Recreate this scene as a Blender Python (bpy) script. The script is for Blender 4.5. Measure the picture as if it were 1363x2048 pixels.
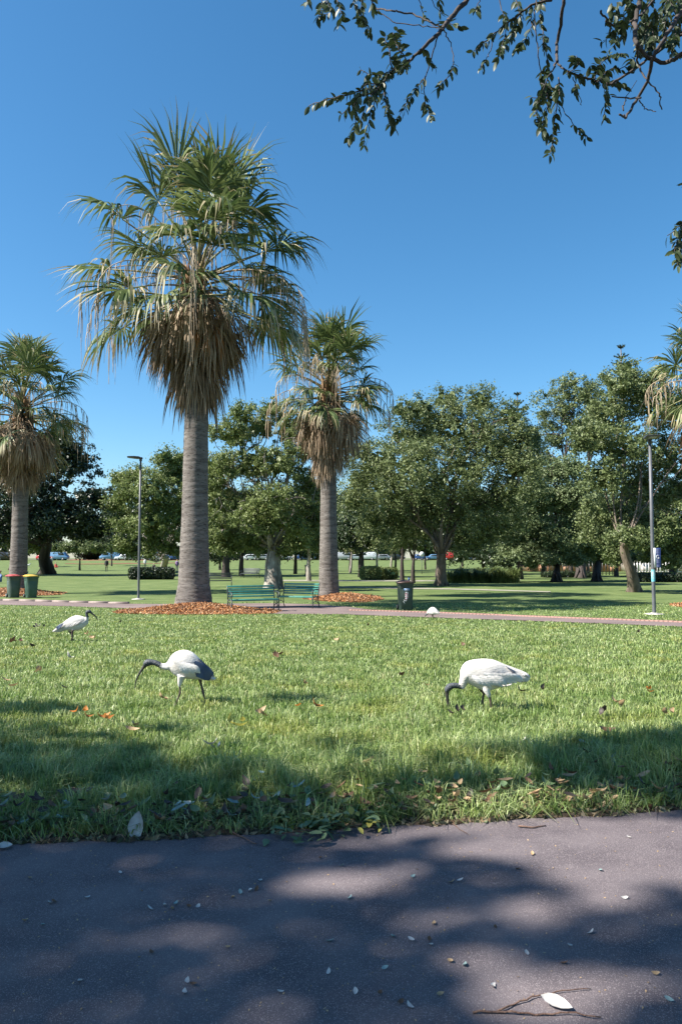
import bpy, bmesh, math, random
import numpy as np
from mathutils import Vector, Matrix, Quaternion
from mathutils.kdtree import KDTree

# ------------------------------------------------------------------ camera, sky, sun, exposure
for o in list(bpy.data.objects):
    bpy.data.objects.remove(o)
SC = bpy.context.scene
COL = SC.collection
F = 1500.0                       # focal length in photo pixels
PITCH = math.radians(3.51)
CAMZ = 1.2
cam_d = bpy.data.cameras.new('camera')
cam = bpy.data.objects.new('camera', cam_d)
COL.objects.link(cam)
cam.location = (0, 0, CAMZ)
cam.rotation_euler = (math.radians(90) + PITCH, 0, 0)
cam_d.sensor_fit = 'VERTICAL'
cam_d.sensor_height = 36.0
cam_d.sensor_width = 36.0
cam_d.lens = F / 2048 * 36
cam_d.clip_start = 0.05
cam_d.clip_end = 3000
SC.camera = cam

SUN_EL = math.radians(46)
SUN_AZ = math.radians(14)        # behind the picture plane, from the left
SUN = Vector((-math.cos(SUN_AZ) * math.cos(SUN_EL), -math.sin(SUN_AZ) * math.cos(SUN_EL), math.sin(SUN_EL)))
world = bpy.data.worlds.new('World')
SC.world = world
world.use_nodes = True
wn = world.node_tree
wn.nodes.clear()
w_out = wn.nodes.new('ShaderNodeOutputWorld')
w_bg = wn.nodes.new('ShaderNodeBackground')
w_sky = wn.nodes.new('ShaderNodeTexSky')
w_sky.sky_type = 'NISHITA'
w_sky.sun_disc = False
w_sky.sun_elevation = SUN_EL
w_sky.sun_rotation = math.atan2(SUN.x, SUN.y)
w_sky.altitude = 0
w_sky.air_density = 1.0
w_sky.dust_density = 0.5
w_sky.ozone_density = 5.0
w_bg.inputs['Strength'].default_value = 0.073
w_hs = wn.nodes.new('ShaderNodeHueSaturation')
w_hs.inputs['Saturation'].default_value = 1.20
w_hs.inputs['Hue'].default_value = 0.491
wn.links.new(w_sky.outputs[0], w_hs.inputs['Color'])
wn.links.new(w_hs.outputs[0], w_bg.inputs[0])
wn.links.new(w_bg.outputs[0], w_out.inputs[0])

sun_d = bpy.data.lights.new('sun', 'SUN')
sun_d.energy = 5.0
sun_d.angle = math.radians(0.6)
sun_d.color = (1.0, 0.94, 0.85)
sun = bpy.data.objects.new('sun', sun_d)
COL.objects.link(sun)
sun.rotation_mode = 'QUATERNION'
sun.rotation_quaternion = SUN.to_track_quat('Z', 'Y')
sun.location = (-20, -5, 30)

SC.view_settings.view_transform = 'Standard'
SC.view_settings.look = 'None'
SC.view_settings.gamma = 1.0
SC.view_settings.exposure = 1.38
SC.view_settings.use_curve_mapping = False
SC.cycles.max_bounces = 6
SC.cycles.transparent_max_bounces = 6

RNG = np.random.default_rng(7)
random.seed(7)

# ------------------------------------------------------------------ geometry helpers
def smooth(t):
    t = np.clip(t, 0, 1)
    return t * t * (3 - 2 * t)

def gz(x, y):
    """height of the ground"""
    x = np.asarray(x, float); y = np.asarray(y, float)
    z = -0.65 * smooth((y - 3.6) / 24.0)
    z = z + 1.25 * smooth((y - 112) / 74.0)
    b = smooth((y - 6) / 6.0)
    z = z + b * (0.012 * np.sin(x * 0.7 + 0.5) * np.sin(y * 0.55) + 0.008 * np.sin(x * 0.31 + y * 0.9))
    return z

def gzf(x, y):
    return float(gz(x, y))

def ray(px, py):
    f = Vector((0, math.cos(PITCH), math.sin(PITCH)))
    u = Vector((0, -math.sin(PITCH), math.cos(PITCH)))
    return f * F + Vector((1, 0, 0)) * (px - 681.5) + u * (1024 - py)

def at(px, py, d):
    r = ray(px, py)
    return Vector((0, 0, CAMZ)) + r * (d / r.y)

def gp(px, py):
    """the place on the ground seen at a photo pixel"""
    r = ray(px, py)
    lo, hi = 0.3, 400.0
    t = 0.3
    while t < 400:
        p = at(px, py, t)
        if p.z < gzf(p.x, p.y):
            break
        lo = t
        t *= 1.06
    hi = t
    for _ in range(40):
        m = (lo + hi) / 2
        p = at(px, py, m)
        if p.z < gzf(p.x, p.y): hi = m
        else: lo = m
    p = at(px, py, hi)
    return Vector((p.x, p.y, gzf(p.x, p.y)))

def project(x, y, z):
    cz, sz = math.cos(PITCH), math.sin(PITCH)
    w = y * cz + (z - CAMZ) * sz
    v = -y * sz + (z - CAMZ) * cz
    w = np.where(w > 0.05, w, 0.05)
    return 681.5 + F * x / w, 1024 - F * v / w

def mesh_np(name, V, Fq, mat_idx=None, smooth_shade=False):
    """mesh from an (n,3) array and a list of face arrays"""
    if not isinstance(Fq, (list, tuple)): Fq = [Fq]
    Fq = [np.asarray(f, dtype=np.int32) for f in Fq if len(f)]
    me = bpy.data.meshes.new(name)
    V = np.asarray(V, dtype=np.float32)
    me.vertices.add(len(V))
    me.vertices.foreach_set('co', V.ravel())
    loops = np.concatenate([f.ravel() for f in Fq])
    tot = np.concatenate([np.full(len(f), f.shape[1], dtype=np.int32) for f in Fq])
    start = np.concatenate([[0], np.cumsum(tot)[:-1]]).astype(np.int32)
    me.loops.add(len(loops))
    me.loops.foreach_set('vertex_index', loops.astype(np.int32))
    me.polygons.add(len(tot))
    me.polygons.foreach_set('loop_start', start)
    me.polygons.foreach_set('loop_total', tot)
    if mat_idx is not None:
        me.polygons.foreach_set('material_index', np.asarray(mat_idx, dtype=np.int32))
    if smooth_shade:
        me.polygons.foreach_set('use_smooth', np.ones(len(tot), dtype=bool))
    me.update(calc_edges=True)
    me.validate()
    return me

class MB:
    """collects shapes for one mesh"""
    def __init__(s):
        s.v = []; s.q = []; s.t = []; s.qm = []; s.tm = []; s.n = 0; s.poly = []; s.pm = []
    def add(s, V, Q=(), T=(), m=0):
        V = np.asarray(V, float).reshape(-1, 3)
        s.v.append(V)
        if len(Q):
            Q = np.asarray(Q, int) + s.n; s.q.append(Q); s.qm.append(np.full(len(Q), m))
        if len(T):
            T = np.asarray(T, int) + s.n; s.t.append(T); s.tm.append(np.full(len(T), m))
        s.n += len(V)
        return s
    def box(s, c, size, rot=None, m=0, taper=1.0):
        x, y, z = [a / 2 for a in size]
        V = np.array([(-x, -y, -z), (x, -y, -z), (x, y, -z), (-x, y, -z),
                      (-x * taper, -y * taper, z), (x * taper, -y * taper, z), (x * taper, y * taper, z), (-x * taper, y * taper, z)])
        if rot is not None:
            R = np.array(rot.to_matrix() if isinstance(rot, Quaternion) else rot)
            V = V @ R.T
        V = V + np.array(c)
        return s.add(V, [(0, 3, 2, 1), (4, 5, 6, 7), (0, 1, 5, 4), (1, 2, 6, 5), (2, 3, 7, 6), (3, 0, 4, 7)], m=m)
    def tube(s, P, R, n=8, m=0, cap=True, flat=1.0, up=(0, 0, 1), flute=0.0, seed=0):
        P = np.asarray(P, float); R = np.broadcast_to(np.asarray(R, float), (len(P),))
        T = np.gradient(P, axis=0)
        T /= np.linalg.norm(T, axis=1)[:, None] + 1e-9
        a = np.linspace(0, 2 * math.pi, n, endpoint=False)
        V = []
        ref = np.array(up, float)
        if abs(T[0] @ ref) > 0.9: ref = np.array([1.0, 0, 0])
        N = ref - T[0] * (T[0] @ ref); N /= np.linalg.norm(N)
        for i in range(len(P)):
            N = N - T[i] * (T[i] @ N)
            N /= np.linalg.norm(N) + 1e-9
            B = np.cross(T[i], N)
            if flute:
                hh = i * 0.55
                f = 1 + flute * (0.55 * np.sin(4 * a + seed + .25 * hh) * math.sin(.35 * hh + seed) + 0.5 * np.abs(np.sin(5.5 * a + .3 * math.sin(hh) + seed)) ** .6 + 0.35 * np.sin(11 * a + .5 * hh) + 0.25 * np.sin(17 * a - .8 * hh))[:, None]
            else: f = 1.0
            V.append(P[i] + R[i] * f * (np.cos(a)[:, None] * N + flat * np.sin(a)[:, None] * B))
        V = np.concatenate(V)
        k = len(P)
        i = np.arange(k - 1)[:, None] * n; j = np.arange(n)[None, :]; j2 = (j + 1) % n
        Q = np.stack([i + j, i + j2, i + n + j2, i + n + j], -1).reshape(-1, 4)
        Tt = []
        if cap:
            V = np.concatenate([V, P[:1], P[-1:]])
            c0, c1 = k * n, k * n + 1
            for q in range(n):
                Tt.append((c0, (q + 1) % n, q)); Tt.append((c1, (k - 1) * n + q, (k - 1) * n + (q + 1) % n))
        return s.add(V, Q, Tt, m=m)
    def lathe(s, prof, n=16, c=(0, 0, 0), m=0, axis='z'):
        a = np.linspace(0, 2 * math.pi, n, endpoint=False)
        V = []
        for r, z in prof:
            ring = np.stack([r * np.cos(a), r * np.sin(a), np.full(n, z)], -1)
            V.append(ring)
        V = np.concatenate(V)
        if axis == 'x': V = V[:, [2, 0, 1]]
        if axis == 'y': V = V[:, [0, 2, 1]]
        V = V + np.array(c)
        k = len(prof)
        i = np.arange(k - 1)[:, None] * n; j = np.arange(n)[None, :]; j2 = (j + 1) % n
        Q = np.stack([i + j, i + j2, i + n + j2, i + n + j], -1).reshape(-1, 4)
        return s.add(V, Q, m=m)
    def prism(s, pts, y0, y1, m=0):
        """outline in x,z pushed from y0 to y1"""
        n = len(pts)
        V = [(x, y0, z) for x, z in pts] + [(x, y1, z) for x, z in pts]
        Q = [(i, (i + 1) % n, n + (i + 1) % n, n + i) for i in range(n)]
        cx = sum(p[0] for p in pts) / n; cz = sum(p[1] for p in pts) / n
        V += [(cx, y0, cz), (cx, y1, cz)]
        T = [(2 * n, (i + 1) % n, i) for i in range(n)] + [(2 * n + 1, n + i, n + (i + 1) % n) for i in range(n)]
        return s.add(V, Q, T, m=m)
    def mesh(s, name, sm=False):
        V = np.concatenate(s.v)
        fs = []; ms = []
        if s.q: fs.append(np.concatenate(s.q)); ms.append(np.concatenate(s.qm))
        if s.t: fs.append(np.concatenate(s.t)); ms.append(np.concatenate(s.tm))
        return mesh_np(name, V, fs, np.concatenate(ms), sm)
    def build(s, name, mats, parent=None, sm=False, bevel=0, loc=None):
        me = s.mesh(name, sm)
        o = link(name, me, mats, parent)
        if loc is not None: o.location = loc
        if bevel:
            b = o.modifiers.new('bevel', 'BEVEL'); b.width = bevel; b.segments = 2; b.limit_method = 'ANGLE'
        return o

def link(name, me, mats=None, parent=None):
    o = bpy.data.objects.new(name, me)
    COL.objects.link(o)
    if mats is not None:
        for m in (mats if isinstance(mats, (list, tuple)) else [mats]):
            me.materials.append(m)
    if parent is not None: o.parent = parent
    return o

def tag(o, label=None, cat=None, group=None, kind=None):
    if label: o['label'] = label
    if cat: o['category'] = cat
    if group: o['group'] = group
    if kind: o['kind'] = kind
    return o

def empty(name, loc, label, cat, group=None, rz=0.0):
    o = bpy.data.objects.new(name, None)
    o.empty_display_size = 0.2
    COL.objects.link(o)
    o.location = loc; o.rotation_euler = (0, 0, rz)
    return tag(o, label, cat, group)

def kids(o):
    return [c for c in COL.objects if c.parent == o]

def copy_tree(o, parent=None, table=None):
    c = o.copy(); COL.objects.link(c); c.parent = parent
    for ch in kids(o): copy_tree(ch, c)
    return c

# ------------------------------------------------------------------ materials
def mat(name, base, rough=0.6, vary=None, scale=5.0, detail=6.0, bump=0.0, bscale=None, trans=0.0, spec=0.5,
        island=None, metal=0.0, coords='Object', stretch=None, ramp=None, fine=None, tcol=None, coat=0.0):
    """base colour, a second colour mixed by noise, per-piece colour range, bump, translucency"""
    m = bpy.data.materials.new(name); m.use_nodes = True
    nt = m.node_tree; N = nt.nodes; L = nt.links
    b = N['Principled BSDF']; out = N['Material Output']
    b.inputs['Roughness'].default_value = rough
    b.inputs['Metallic'].default_value = metal
    b.inputs['Specular IOR Level'].default_value = spec
    if coat: b.inputs['Coat Weight'].default_value = coat
    tc = N.new('ShaderNodeTexCoord')
    vec = tc.outputs[coords]
    if stretch:
        mp = N.new('ShaderNodeMapping'); mp.inputs['Scale'].default_value = stretch
        L.new(vec, mp.inputs['Vector']); vec = mp.outputs[0]
    col = None
    rgb = N.new('ShaderNodeRGB'); rgb.outputs[0].default_value = (*base, 1); col = rgb.outputs[0]
    def mix(a, bcol, fac):
        mx = N.new('ShaderNodeMix'); mx.data_type = 'RGBA'
        L.new(a, mx.inputs['A'])
        if isinstance(bcol, tuple): mx.inputs['B'].default_value = (*bcol, 1)
        else: L.new(bcol, mx.inputs['B'])
        L.new(fac, mx.inputs['Factor'])
        return mx.outputs['Result']
    if vary:
        nz = N.new('ShaderNodeTexNoise'); nz.inputs['Scale'].default_value = scale; nz.inputs['Detail'].default_value = detail
        L.new(vec, nz.inputs['Vector'])
        r = N.new('ShaderNodeValToRGB'); r.color_ramp.elements[0].position = 0.38; r.color_ramp.elements[1].position = 0.64
        L.new(nz.outputs['Fac'], r.inputs[0])
        col = mix(col, vary, r.outputs[0])
    if fine:
        fc, fs, flo, fhi = fine
        nz = N.new('ShaderNodeTexNoise'); nz.inputs['Scale'].default_value = fs; nz.inputs['Detail'].default_value = 3
        L.new(vec, nz.inputs['Vector'])
        r = N.new('ShaderNodeValToRGB'); r.color_ramp.elements[0].position = flo; r.color_ramp.elements[1].position = fhi
        L.new(nz.outputs['Fac'], r.inputs[0])
        col = mix(col, fc, r.outputs[0])
    if island:
        g = N.new('ShaderNodeNewGeometry')
        r = N.new('ShaderNodeValToRGB')
        els = r.color_ramp.elements
        while len(els) < len(island): els.new(0.5)
        for i, c in enumerate(island):
            els[i].position = i / max(1, len(island) - 1); els[i].color = (*c, 1)
        L.new(g.outputs['Random Per Island'], r.inputs[0])
        if vary:
            mx = N.new('ShaderNodeMix'); mx.data_type = 'RGBA'; mx.blend_type = 'MULTIPLY'
            mx.inputs['Factor'].default_value = 1.0
            L.new(col, mx.inputs['A']); L.new(r.outputs[0], mx.inputs['B']); col = mx.outputs['Result']
        else:
            col = r.outputs[0]
    L.new(col, b.inputs['Base Color'])
    if bump:
        nb = N.new('ShaderNodeTexNoise'); nb.inputs['Scale'].default_value = bscale or scale * 4; nb.inputs['Detail'].default_value = 5
        L.new(vec, nb.inputs['Vector'])
        bp = N.new('ShaderNodeBump'); bp.inputs['Strength'].default_value = bump; bp.inputs['Distance'].default_value = 0.02
        L.new(nb.outputs['Fac'], bp.inputs['Height']); L.new(bp.outputs[0], b.inputs['Normal'])
    if trans:
        t = N.new('ShaderNodeBsdfTranslucent')
        if tcol: 
            mm = N.new('ShaderNodeMix'); mm.data_type = 'RGBA'; mm.blend_type = 'MULTIPLY'; mm.inputs['Factor'].default_value = 1
            L.new(col, mm.inputs['A']); mm.inputs['B'].default_value = (*tcol, 1); L.new(mm.outputs['Result'], t.inputs['Color'])
        else: L.new(col, t.inputs['Color'])
        ms = N.new('ShaderNodeMixShader'); ms.inputs[0].default_value = trans
        L.new(b.outputs[0], ms.inputs[1]); L.new(t.outputs[0], ms.inputs[2]); L.new(ms.outputs[0], out.inputs[0])
    return m

M = {}
M['lawn'] = mat('lawn_turf', (0.078, 0.118, 0.036), 0.9, (0.14, 0.178, 0.065), 0.9, 9, bump=1.0, bscale=22, fine=((0.085, 0.115, 0.035), 14, 0.48, 0.66), coords='Object', spec=0.2)
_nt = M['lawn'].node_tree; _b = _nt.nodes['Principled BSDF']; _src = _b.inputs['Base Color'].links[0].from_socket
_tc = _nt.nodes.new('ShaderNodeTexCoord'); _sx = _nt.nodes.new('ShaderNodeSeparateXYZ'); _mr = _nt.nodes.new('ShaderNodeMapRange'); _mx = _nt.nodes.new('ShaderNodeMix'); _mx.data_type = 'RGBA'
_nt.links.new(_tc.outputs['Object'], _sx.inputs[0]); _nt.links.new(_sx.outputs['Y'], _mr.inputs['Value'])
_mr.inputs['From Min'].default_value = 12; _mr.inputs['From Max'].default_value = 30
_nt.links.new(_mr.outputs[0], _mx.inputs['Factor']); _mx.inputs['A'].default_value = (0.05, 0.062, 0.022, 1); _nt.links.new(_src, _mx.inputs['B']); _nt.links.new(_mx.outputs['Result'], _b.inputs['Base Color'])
M['soil'] = mat('soil', (0.05, 0.035, 0.022), 0.95, (0.09, 0.06, 0.035), 8, bump=0.8)
M['blade'] = mat('grass_blade', (1, 1, 1), 0.45, (0.55, 0.66, 0.45), 2.2, 6, fine=((0.98, 0.88, 0.58), 1.3, 0.52, 0.72), trans=0.4, spec=0.5,
                 island=[(0.10, 0.16, 0.04), (0.36, 0.46, 0.15), (0.24, 0.34, 0.09), (0.56, 0.63, 0.33), (0.13, 0.20, 0.05), (0.42, 0.51, 0.20), (0.48, 0.45, 0.23)])
M['asphalt'] = mat('asphalt', (0.148, 0.124, 0.130), 0.85, (0.090, 0.074, 0.082), 3.0, 12, bump=0.5, bscale=350, fine=((0.28, 0.24, 0.24), 300, 0.55, 0.66), spec=0.3)
M['path'] = mat('path_asphalt', (0.135, 0.098, 0.092), 0.9, (0.18, 0.135, 0.125), 1.2, 8, bump=0.3, bscale=80)
M['pale_path'] = mat('pale_path', (0.27, 0.25, 0.20), 0.9, (0.18, 0.19, 0.12), 1.5, 6)
M['brick'] = mat('brick', (0.22, 0.12, 0.10), 0.85, (0.28, 0.17, 0.14), 6, 5, bump=0.4, island=[(0.8, 0.8, 0.8), (1, 1, 1), (1.0, 0.85, 0.8)])
M['kerb'] = mat('pale_kerb', (0.26, 0.21, 0.19), 0.85, (0.19, 0.15, 0.135), 5, 5, bump=0.3)
M['mulch'] = mat('bark_mulch', (0.22, 0.10, 0.04), 0.95, (0.10, 0.045, 0.02), 10, 6, bump=1.0, bscale=30)
M['chip'] = mat('bark_chip', (1, 1, 1), 0.8, island=[(0.22, 0.09, 0.035), (0.44, 0.18, 0.055), (0.52, 0.25, 0.09), (0.28, 0.12, 0.05), (0.62, 0.42, 0.24), (0.12, 0.06, 0.035), (0.50, 0.26, 0.12)])
M['palm_trunk'] = mat('palm_bark', (0.195, 0.175, 0.16), 0.9, (0.12, 0.105, 0.095), 1.6, 10, bump=0.9, bscale=9, stretch=(1, 1, 7), fine=((0.055, 0.045, 0.04), 6, 0.56, 0.64), spec=0.2)
M['frond'] = mat('palm_frond', (1, 1, 1), 0.5, (0.6, 0.7, 0.7), 1.5, 3, trans=0.28, spec=0.4, island=[(0.085, 0.125, 0.04), (0.15, 0.195, 0.06), (0.06, 0.09, 0.032), (0.24, 0.27, 0.10), (0.11, 0.145, 0.05)])
M['frond_tip'] = mat('dry_tip', (1, 1, 1), 0.6, trans=0.2, island=[(0.36, 0.30, 0.17), (0.22, 0.20, 0.09), (0.46, 0.38, 0.24)])
M['dead_frond'] = mat('dead_frond', (1, 1, 1), 0.8, (0.6, 0.55, 0.5), 1.2, 3, trans=0.12, spec=0.2, island=[(0.22, 0.155, 0.10), (0.40, 0.31, 0.22), (0.13, 0.09, 0.06), (0.56, 0.46, 0.34), (0.28, 0.18, 0.11)])
M['orange_frond'] = mat('rusty_frond', (0.40, 0.17, 0.045), 0.7, (0.28, 0.12, 0.04), 3, trans=0.2)
M['petiole'] = mat('petiole', (0.14, 0.16, 0.06), 0.5, (0.20, 0.14, 0.07), 2)
M['stalk'] = mat('flower_stalk', (0.44, 0.35, 0.24), 0.7, (0.30, 0.22, 0.14), 3)
M['fibre'] = mat('leaf_base_fibre', (0.26, 0.15, 0.07), 0.9, (0.14, 0.08, 0.04), 5, bump=0.6)
def leafmat(name, cols, trans=0.2, rough=0.45, spec=0.5):
    return mat(name, (1, 1, 1), rough, (0.7, 0.75, 0.7), 0.6, 3, trans=trans, spec=spec, island=cols)
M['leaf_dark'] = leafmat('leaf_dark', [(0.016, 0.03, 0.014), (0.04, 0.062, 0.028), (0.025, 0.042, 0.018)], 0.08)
M['leaf_fig'] = leafmat('leaf_fig', [(0.095, 0.13, 0.04), (0.21, 0.26, 0.085), (0.14, 0.18, 0.055), (0.32, 0.36, 0.16)], .3, .5, .3)
M['leaf_oak'] = leafmat('leaf_oak', [(0.085, 0.115, 0.045), (0.18, 0.22, 0.085), (0.125, 0.16, 0.06), (0.28, 0.32, 0.145)], 0.26, .5, .3)
M['leaf_grey'] = leafmat('leaf_grey', [(0.13, 0.18, 0.08), (0.22, 0.27, 0.13), (0.165, 0.215, 0.10), (0.30, 0.35, 0.18)], 0.28, .5, .3)
M['leaf_yellow'] = leafmat('leaf_yellow', [(0.15, 0.17, 0.06), (0.22, 0.23, 0.09), (0.11, 0.14, 0.05)], 0.3)
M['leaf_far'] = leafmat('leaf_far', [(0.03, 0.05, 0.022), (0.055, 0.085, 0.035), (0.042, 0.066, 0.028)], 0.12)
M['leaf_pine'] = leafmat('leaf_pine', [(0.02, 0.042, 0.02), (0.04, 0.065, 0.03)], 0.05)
M['leaf_over'] = leafmat('leaf_over', [(0.03, 0.05, 0.018), (0.05, 0.075, 0.026), (0.04, 0.06, 0.022)], 0.2, 0.5, 0.4)
M['bark'] = mat('bark', (0.085, 0.065, 0.05), 0.9, (0.19, 0.15, 0.115), 4.0, 10, bump=0.8, bscale=9, stretch=(1, 1, 0.3))
M['bark_pale'] = mat('bark_pale', (0.30, 0.27, 0.23), 0.85, (0.11, 0.09, 0.075), 3.0, 10, bump=1.0, bscale=9, stretch=(1, 1, 0.3), fine=((0.42, 0.39, 0.34), 7, 0.56, 0.66))
M['bark_dark'] = mat('bark_dark', (0.035, 0.028, 0.025), 0.9, (0.06, 0.045, 0.04), 6, 6, bump=0.6, bscale=30)
M['green_wood'] = mat('green_slat_paint', (0.05, 0.21, 0.155), 0.3, (0.085, 0.28, 0.215), 6, 4, spec=0.5, fine=((0.12, 0.30, 0.24), 40, 0.62, 0.72), bump=0.1)
M['iron'] = mat('black_iron', (0.022, 0.03, 0.03), 0.4, (0.04, 0.05, 0.05), 20, 4, spec=0.5)
M['pole'] = mat('grey_pole', (0.115, 0.12, 0.13), 0.5, (0.085, 0.09, 0.10), 3, 5, metal=0.1)
M['lamp_dark'] = mat('lamp_housing', (0.03, 0.033, 0.04), 0.4, (0.045, 0.05, 0.055), 8)
M['lens'] = mat('lamp_lens', (0.35, 0.36, 0.36), 0.2, (0.3, 0.3, 0.3), 8)
M['concrete'] = mat('concrete', (0.42, 0.40, 0.37), 0.9, (0.33, 0.31, 0.28), 5, 6, bump=0.3)
M['bin_green'] = mat('bin_green', (0.04, 0.085, 0.062), 0.5, (0.055, 0.105, 0.08), 4, 5, spec=0.4)
M['bin_grey'] = mat('bin_grey_green', (0.055, 0.085, 0.07), 0.55, (0.08, 0.105, 0.09), 4, 5, spec=0.4)
M['bin_dark'] = mat('bin_dark_green', (0.030, 0.052, 0.042), 0.5, (0.045, 0.07, 0.055), 4, 5, spec=0.4)
M['lid_red'] = mat('lid_red', (0.42, 0.045, 0.05), 0.45, (0.50, 0.10, 0.09), 5, 4)
M['lid_yellow'] = mat('lid_yellow', (0.62, 0.36, 0.02), 0.45, (0.68, 0.52, 0.12), 5, 4)
M['lid_maroon'] = mat('lid_maroon', (0.10, 0.035, 0.030), 0.5, (0.06, 0.035, 0.03), 6, 4)
M['rubber'] = mat('rubber', (0.02, 0.02, 0.02), 0.7, (0.035, 0.035, 0.033), 15)
M['hubcap'] = mat('wheel_hub', (0.25, 0.25, 0.24), 0.5, (0.2, 0.2, 0.19), 10)
M['blue_sticker'] = mat('blue_print', (0.03, 0.13, 0.30), 0.5, (0.04, 0.16, 0.34), 20)
M['white_print'] = mat('white_print', (0.62, 0.64, 0.66), 0.5, (0.55, 0.58, 0.6), 20)
M['pink_print'] = mat('pink_print', (0.52, 0.24, 0.30), 0.5, (0.5, 0.30, 0.34), 20)
M['navy'] = mat('navy_sign', (0.035, 0.055, 0.21), 0.5, (0.045, 0.07, 0.25), 8)
M['sign_print'] = mat('sign_print', (0.30, 0.33, 0.52), 0.5, (0.26, 0.29, 0.48), 8)
M['teal'] = mat('teal_paint', (0.10, 0.42, 0.48), 0.5, (0.35, 0.5, 0.52), 12)
M['white_paint'] = mat('white_paint', (0.72, 0.72, 0.72), 0.4, (0.62, 0.63, 0.64), 6)
M['feather'] = mat('white_feather', (0.66, 0.635, 0.61), 0.85, (0.52, 0.49, 0.455), 11, 8, bump=0.22, bscale=60, spec=0.15, stretch=(0.5, 1, 1.4))
M['plume'] = mat('dark_plume', (0.022, 0.035, 0.07), 0.45, (0.05, 0.075, 0.13), 20, 5, spec=0.5, stretch=(1, 1, 0.4))
M['plume_grey'] = mat('grey_plume', (0.30, 0.30, 0.31), 0.6, (0.10, 0.10, 0.11), 45, 5, spec=0.3, stretch=(1, 1, 0.5))
M['bird_skin'] = mat('bare_dark_skin', (0.028, 0.033, 0.042), 0.5, (0.07, 0.08, 0.095), 60, 5, bump=0.5, bscale=120)
M['bill'] = mat('bill', (0.025, 0.024, 0.024), 0.4, (0.06, 0.05, 0.045), 50, 4, bump=0.3, bscale=150)
M['leg'] = mat('bird_leg', (0.10, 0.065, 0.055), 0.6, (0.045, 0.032, 0.03), 60, 4, bump=0.3, bscale=200)
M['eye'] = mat('eye', (0.01, 0.01, 0.01), 0.1, (0.012, 0.01, 0.01), 10)
def dry(name, c, c2, tr=0.15, rough=0.6):
    return mat(name, c, rough, c2, 25, 5, trans=tr, spec=0.4)
M['dry_brown'] = dry('dry_brown_leaf', (0.16, 0.085, 0.045), (0.09, 0.05, 0.03))
M['dry_tan'] = dry('dry_tan_leaf', (0.42, 0.30, 0.17), (0.30, 0.19, 0.10))
M['dry_orange'] = dry('orange_leaf', (0.50, 0.20, 0.04), (0.40, 0.13, 0.03), 0.3)
M['dry_yellow'] = dry('yellow_leaf', (0.46, 0.40, 0.09), (0.30, 0.30, 0.07), 0.35)
M['dry_dark'] = dry('dark_leaf', (0.035, 0.028, 0.022), (0.06, 0.045, 0.035), 0.05)
M['dry_green'] = dry('fallen_green_leaf', (0.10, 0.16, 0.07), (0.15, 0.20, 0.10), 0.2, 0.4)
M['dry_pale'] = dry('pale_leaf', (0.56, 0.54, 0.51), (0.40, 0.37, 0.34), 0.1, 0.5)
M['dry_silver'] = dry('silvery_leaf', (0.26, 0.36, 0.34), (0.20, 0.28, 0.27), 0.1, 0.25)  # blue tone holds the sky reflection on the two shiny lawn leaves
M['twig'] = mat('twig', (0.10, 0.055, 0.04), 0.8, (0.17, 0.10, 0.07), 30, 5, bump=0.5)
M['skin'] = mat('skin', (0.50, 0.32, 0.23), 0.6, (0.46, 0.28, 0.2), 20)
M['glass'] = mat('car_glass', (0.03, 0.04, 0.05), 0.08, (0.04, 0.05, 0.06), 3)
for nm, c in dict(white=(0.72, 0.73, 0.74), silver=(0.42, 0.43, 0.45), blue=(0.04, 0.10, 0.30), dark=(0.03, 0.032, 0.038), red=(0.45, 0.03, 0.03), sky=(0.16, 0.30, 0.48)).items():
    M['car_' + nm] = mat('car_paint_' + nm, c, 0.3, tuple(a * 0.85 for a in c), 2, metal=0.1, coat=0.5)
def cloth(name, c): M[name] = mat(name, c, 0.85, tuple(a * 0.7 for a in c), 25)
cloth('cloth_black', (0.03, 0.03, 0.035)); cloth('cloth_white', (0.65, 0.65, 0.65)); cloth('cloth_blue', (0.18, 0.25, 0.5)); cloth('cloth_purple', (0.25, 0.15, 0.35)); cloth('cloth_red', (0.5, 0.07, 0.05)); cloth('cloth_jeans', (0.08, 0.11, 0.18)); cloth('hair', (0.02, 0.015, 0.012))
M['wall_brick'] = mat('wall_brick', (0.34, 0.17, 0.10), 0.9, (0.42, 0.25, 0.16), 1.5, 6, bump=0.2)
M['roof'] = mat('roof_tile', (0.14, 0.09, 0.08), 0.85, (0.2, 0.13, 0.11), 2, 6)
M['render_wall'] = mat('pale_render', (0.55, 0.50, 0.46), 0.9, (0.48, 0.43, 0.4), 1, 6)
M['dark_glass'] = mat('window_glass', (0.04, 0.05, 0.06), 0.1, (0.05, 0.06, 0.07), 2)
# ------------------------------------------------------------------ ground
def grid_mesh(name, xs, ys, zoff=0.0):
    X, Y = np.meshgrid(xs, ys)
    Z = gz(X, Y) + zoff
    V = np.stack([X, Y, Z], -1).reshape(-1, 3)
    nx, ny = len(xs), len(ys)
    i = np.arange(ny - 1)[:, None] * nx; j = np.arange(nx - 1)[None, :]
    Q = np.stack([i + j, i + j + 1, i + nx + j + 1, i + nx + j], -1).reshape(-1, 4)
    return mesh_np(name, V, [Q], None, True)

xs = np.unique(np.concatenate([np.linspace(-900, -60, 18), np.linspace(-60, -15, 24), np.linspace(-15, 15, 61), np.linspace(15, 60, 24), np.linspace(60, 900, 18)]))
ys = np.unique(np.concatenate([np.linspace(-60, 2, 12), np.linspace(2, 40, 153), np.linspace(40, 120, 60), np.linspace(120, 200, 30), np.linspace(200, 1800, 14)]))
tag(link('lawn', grid_mesh('lawn', xs, ys), M['lawn']), kind='structure')

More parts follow.
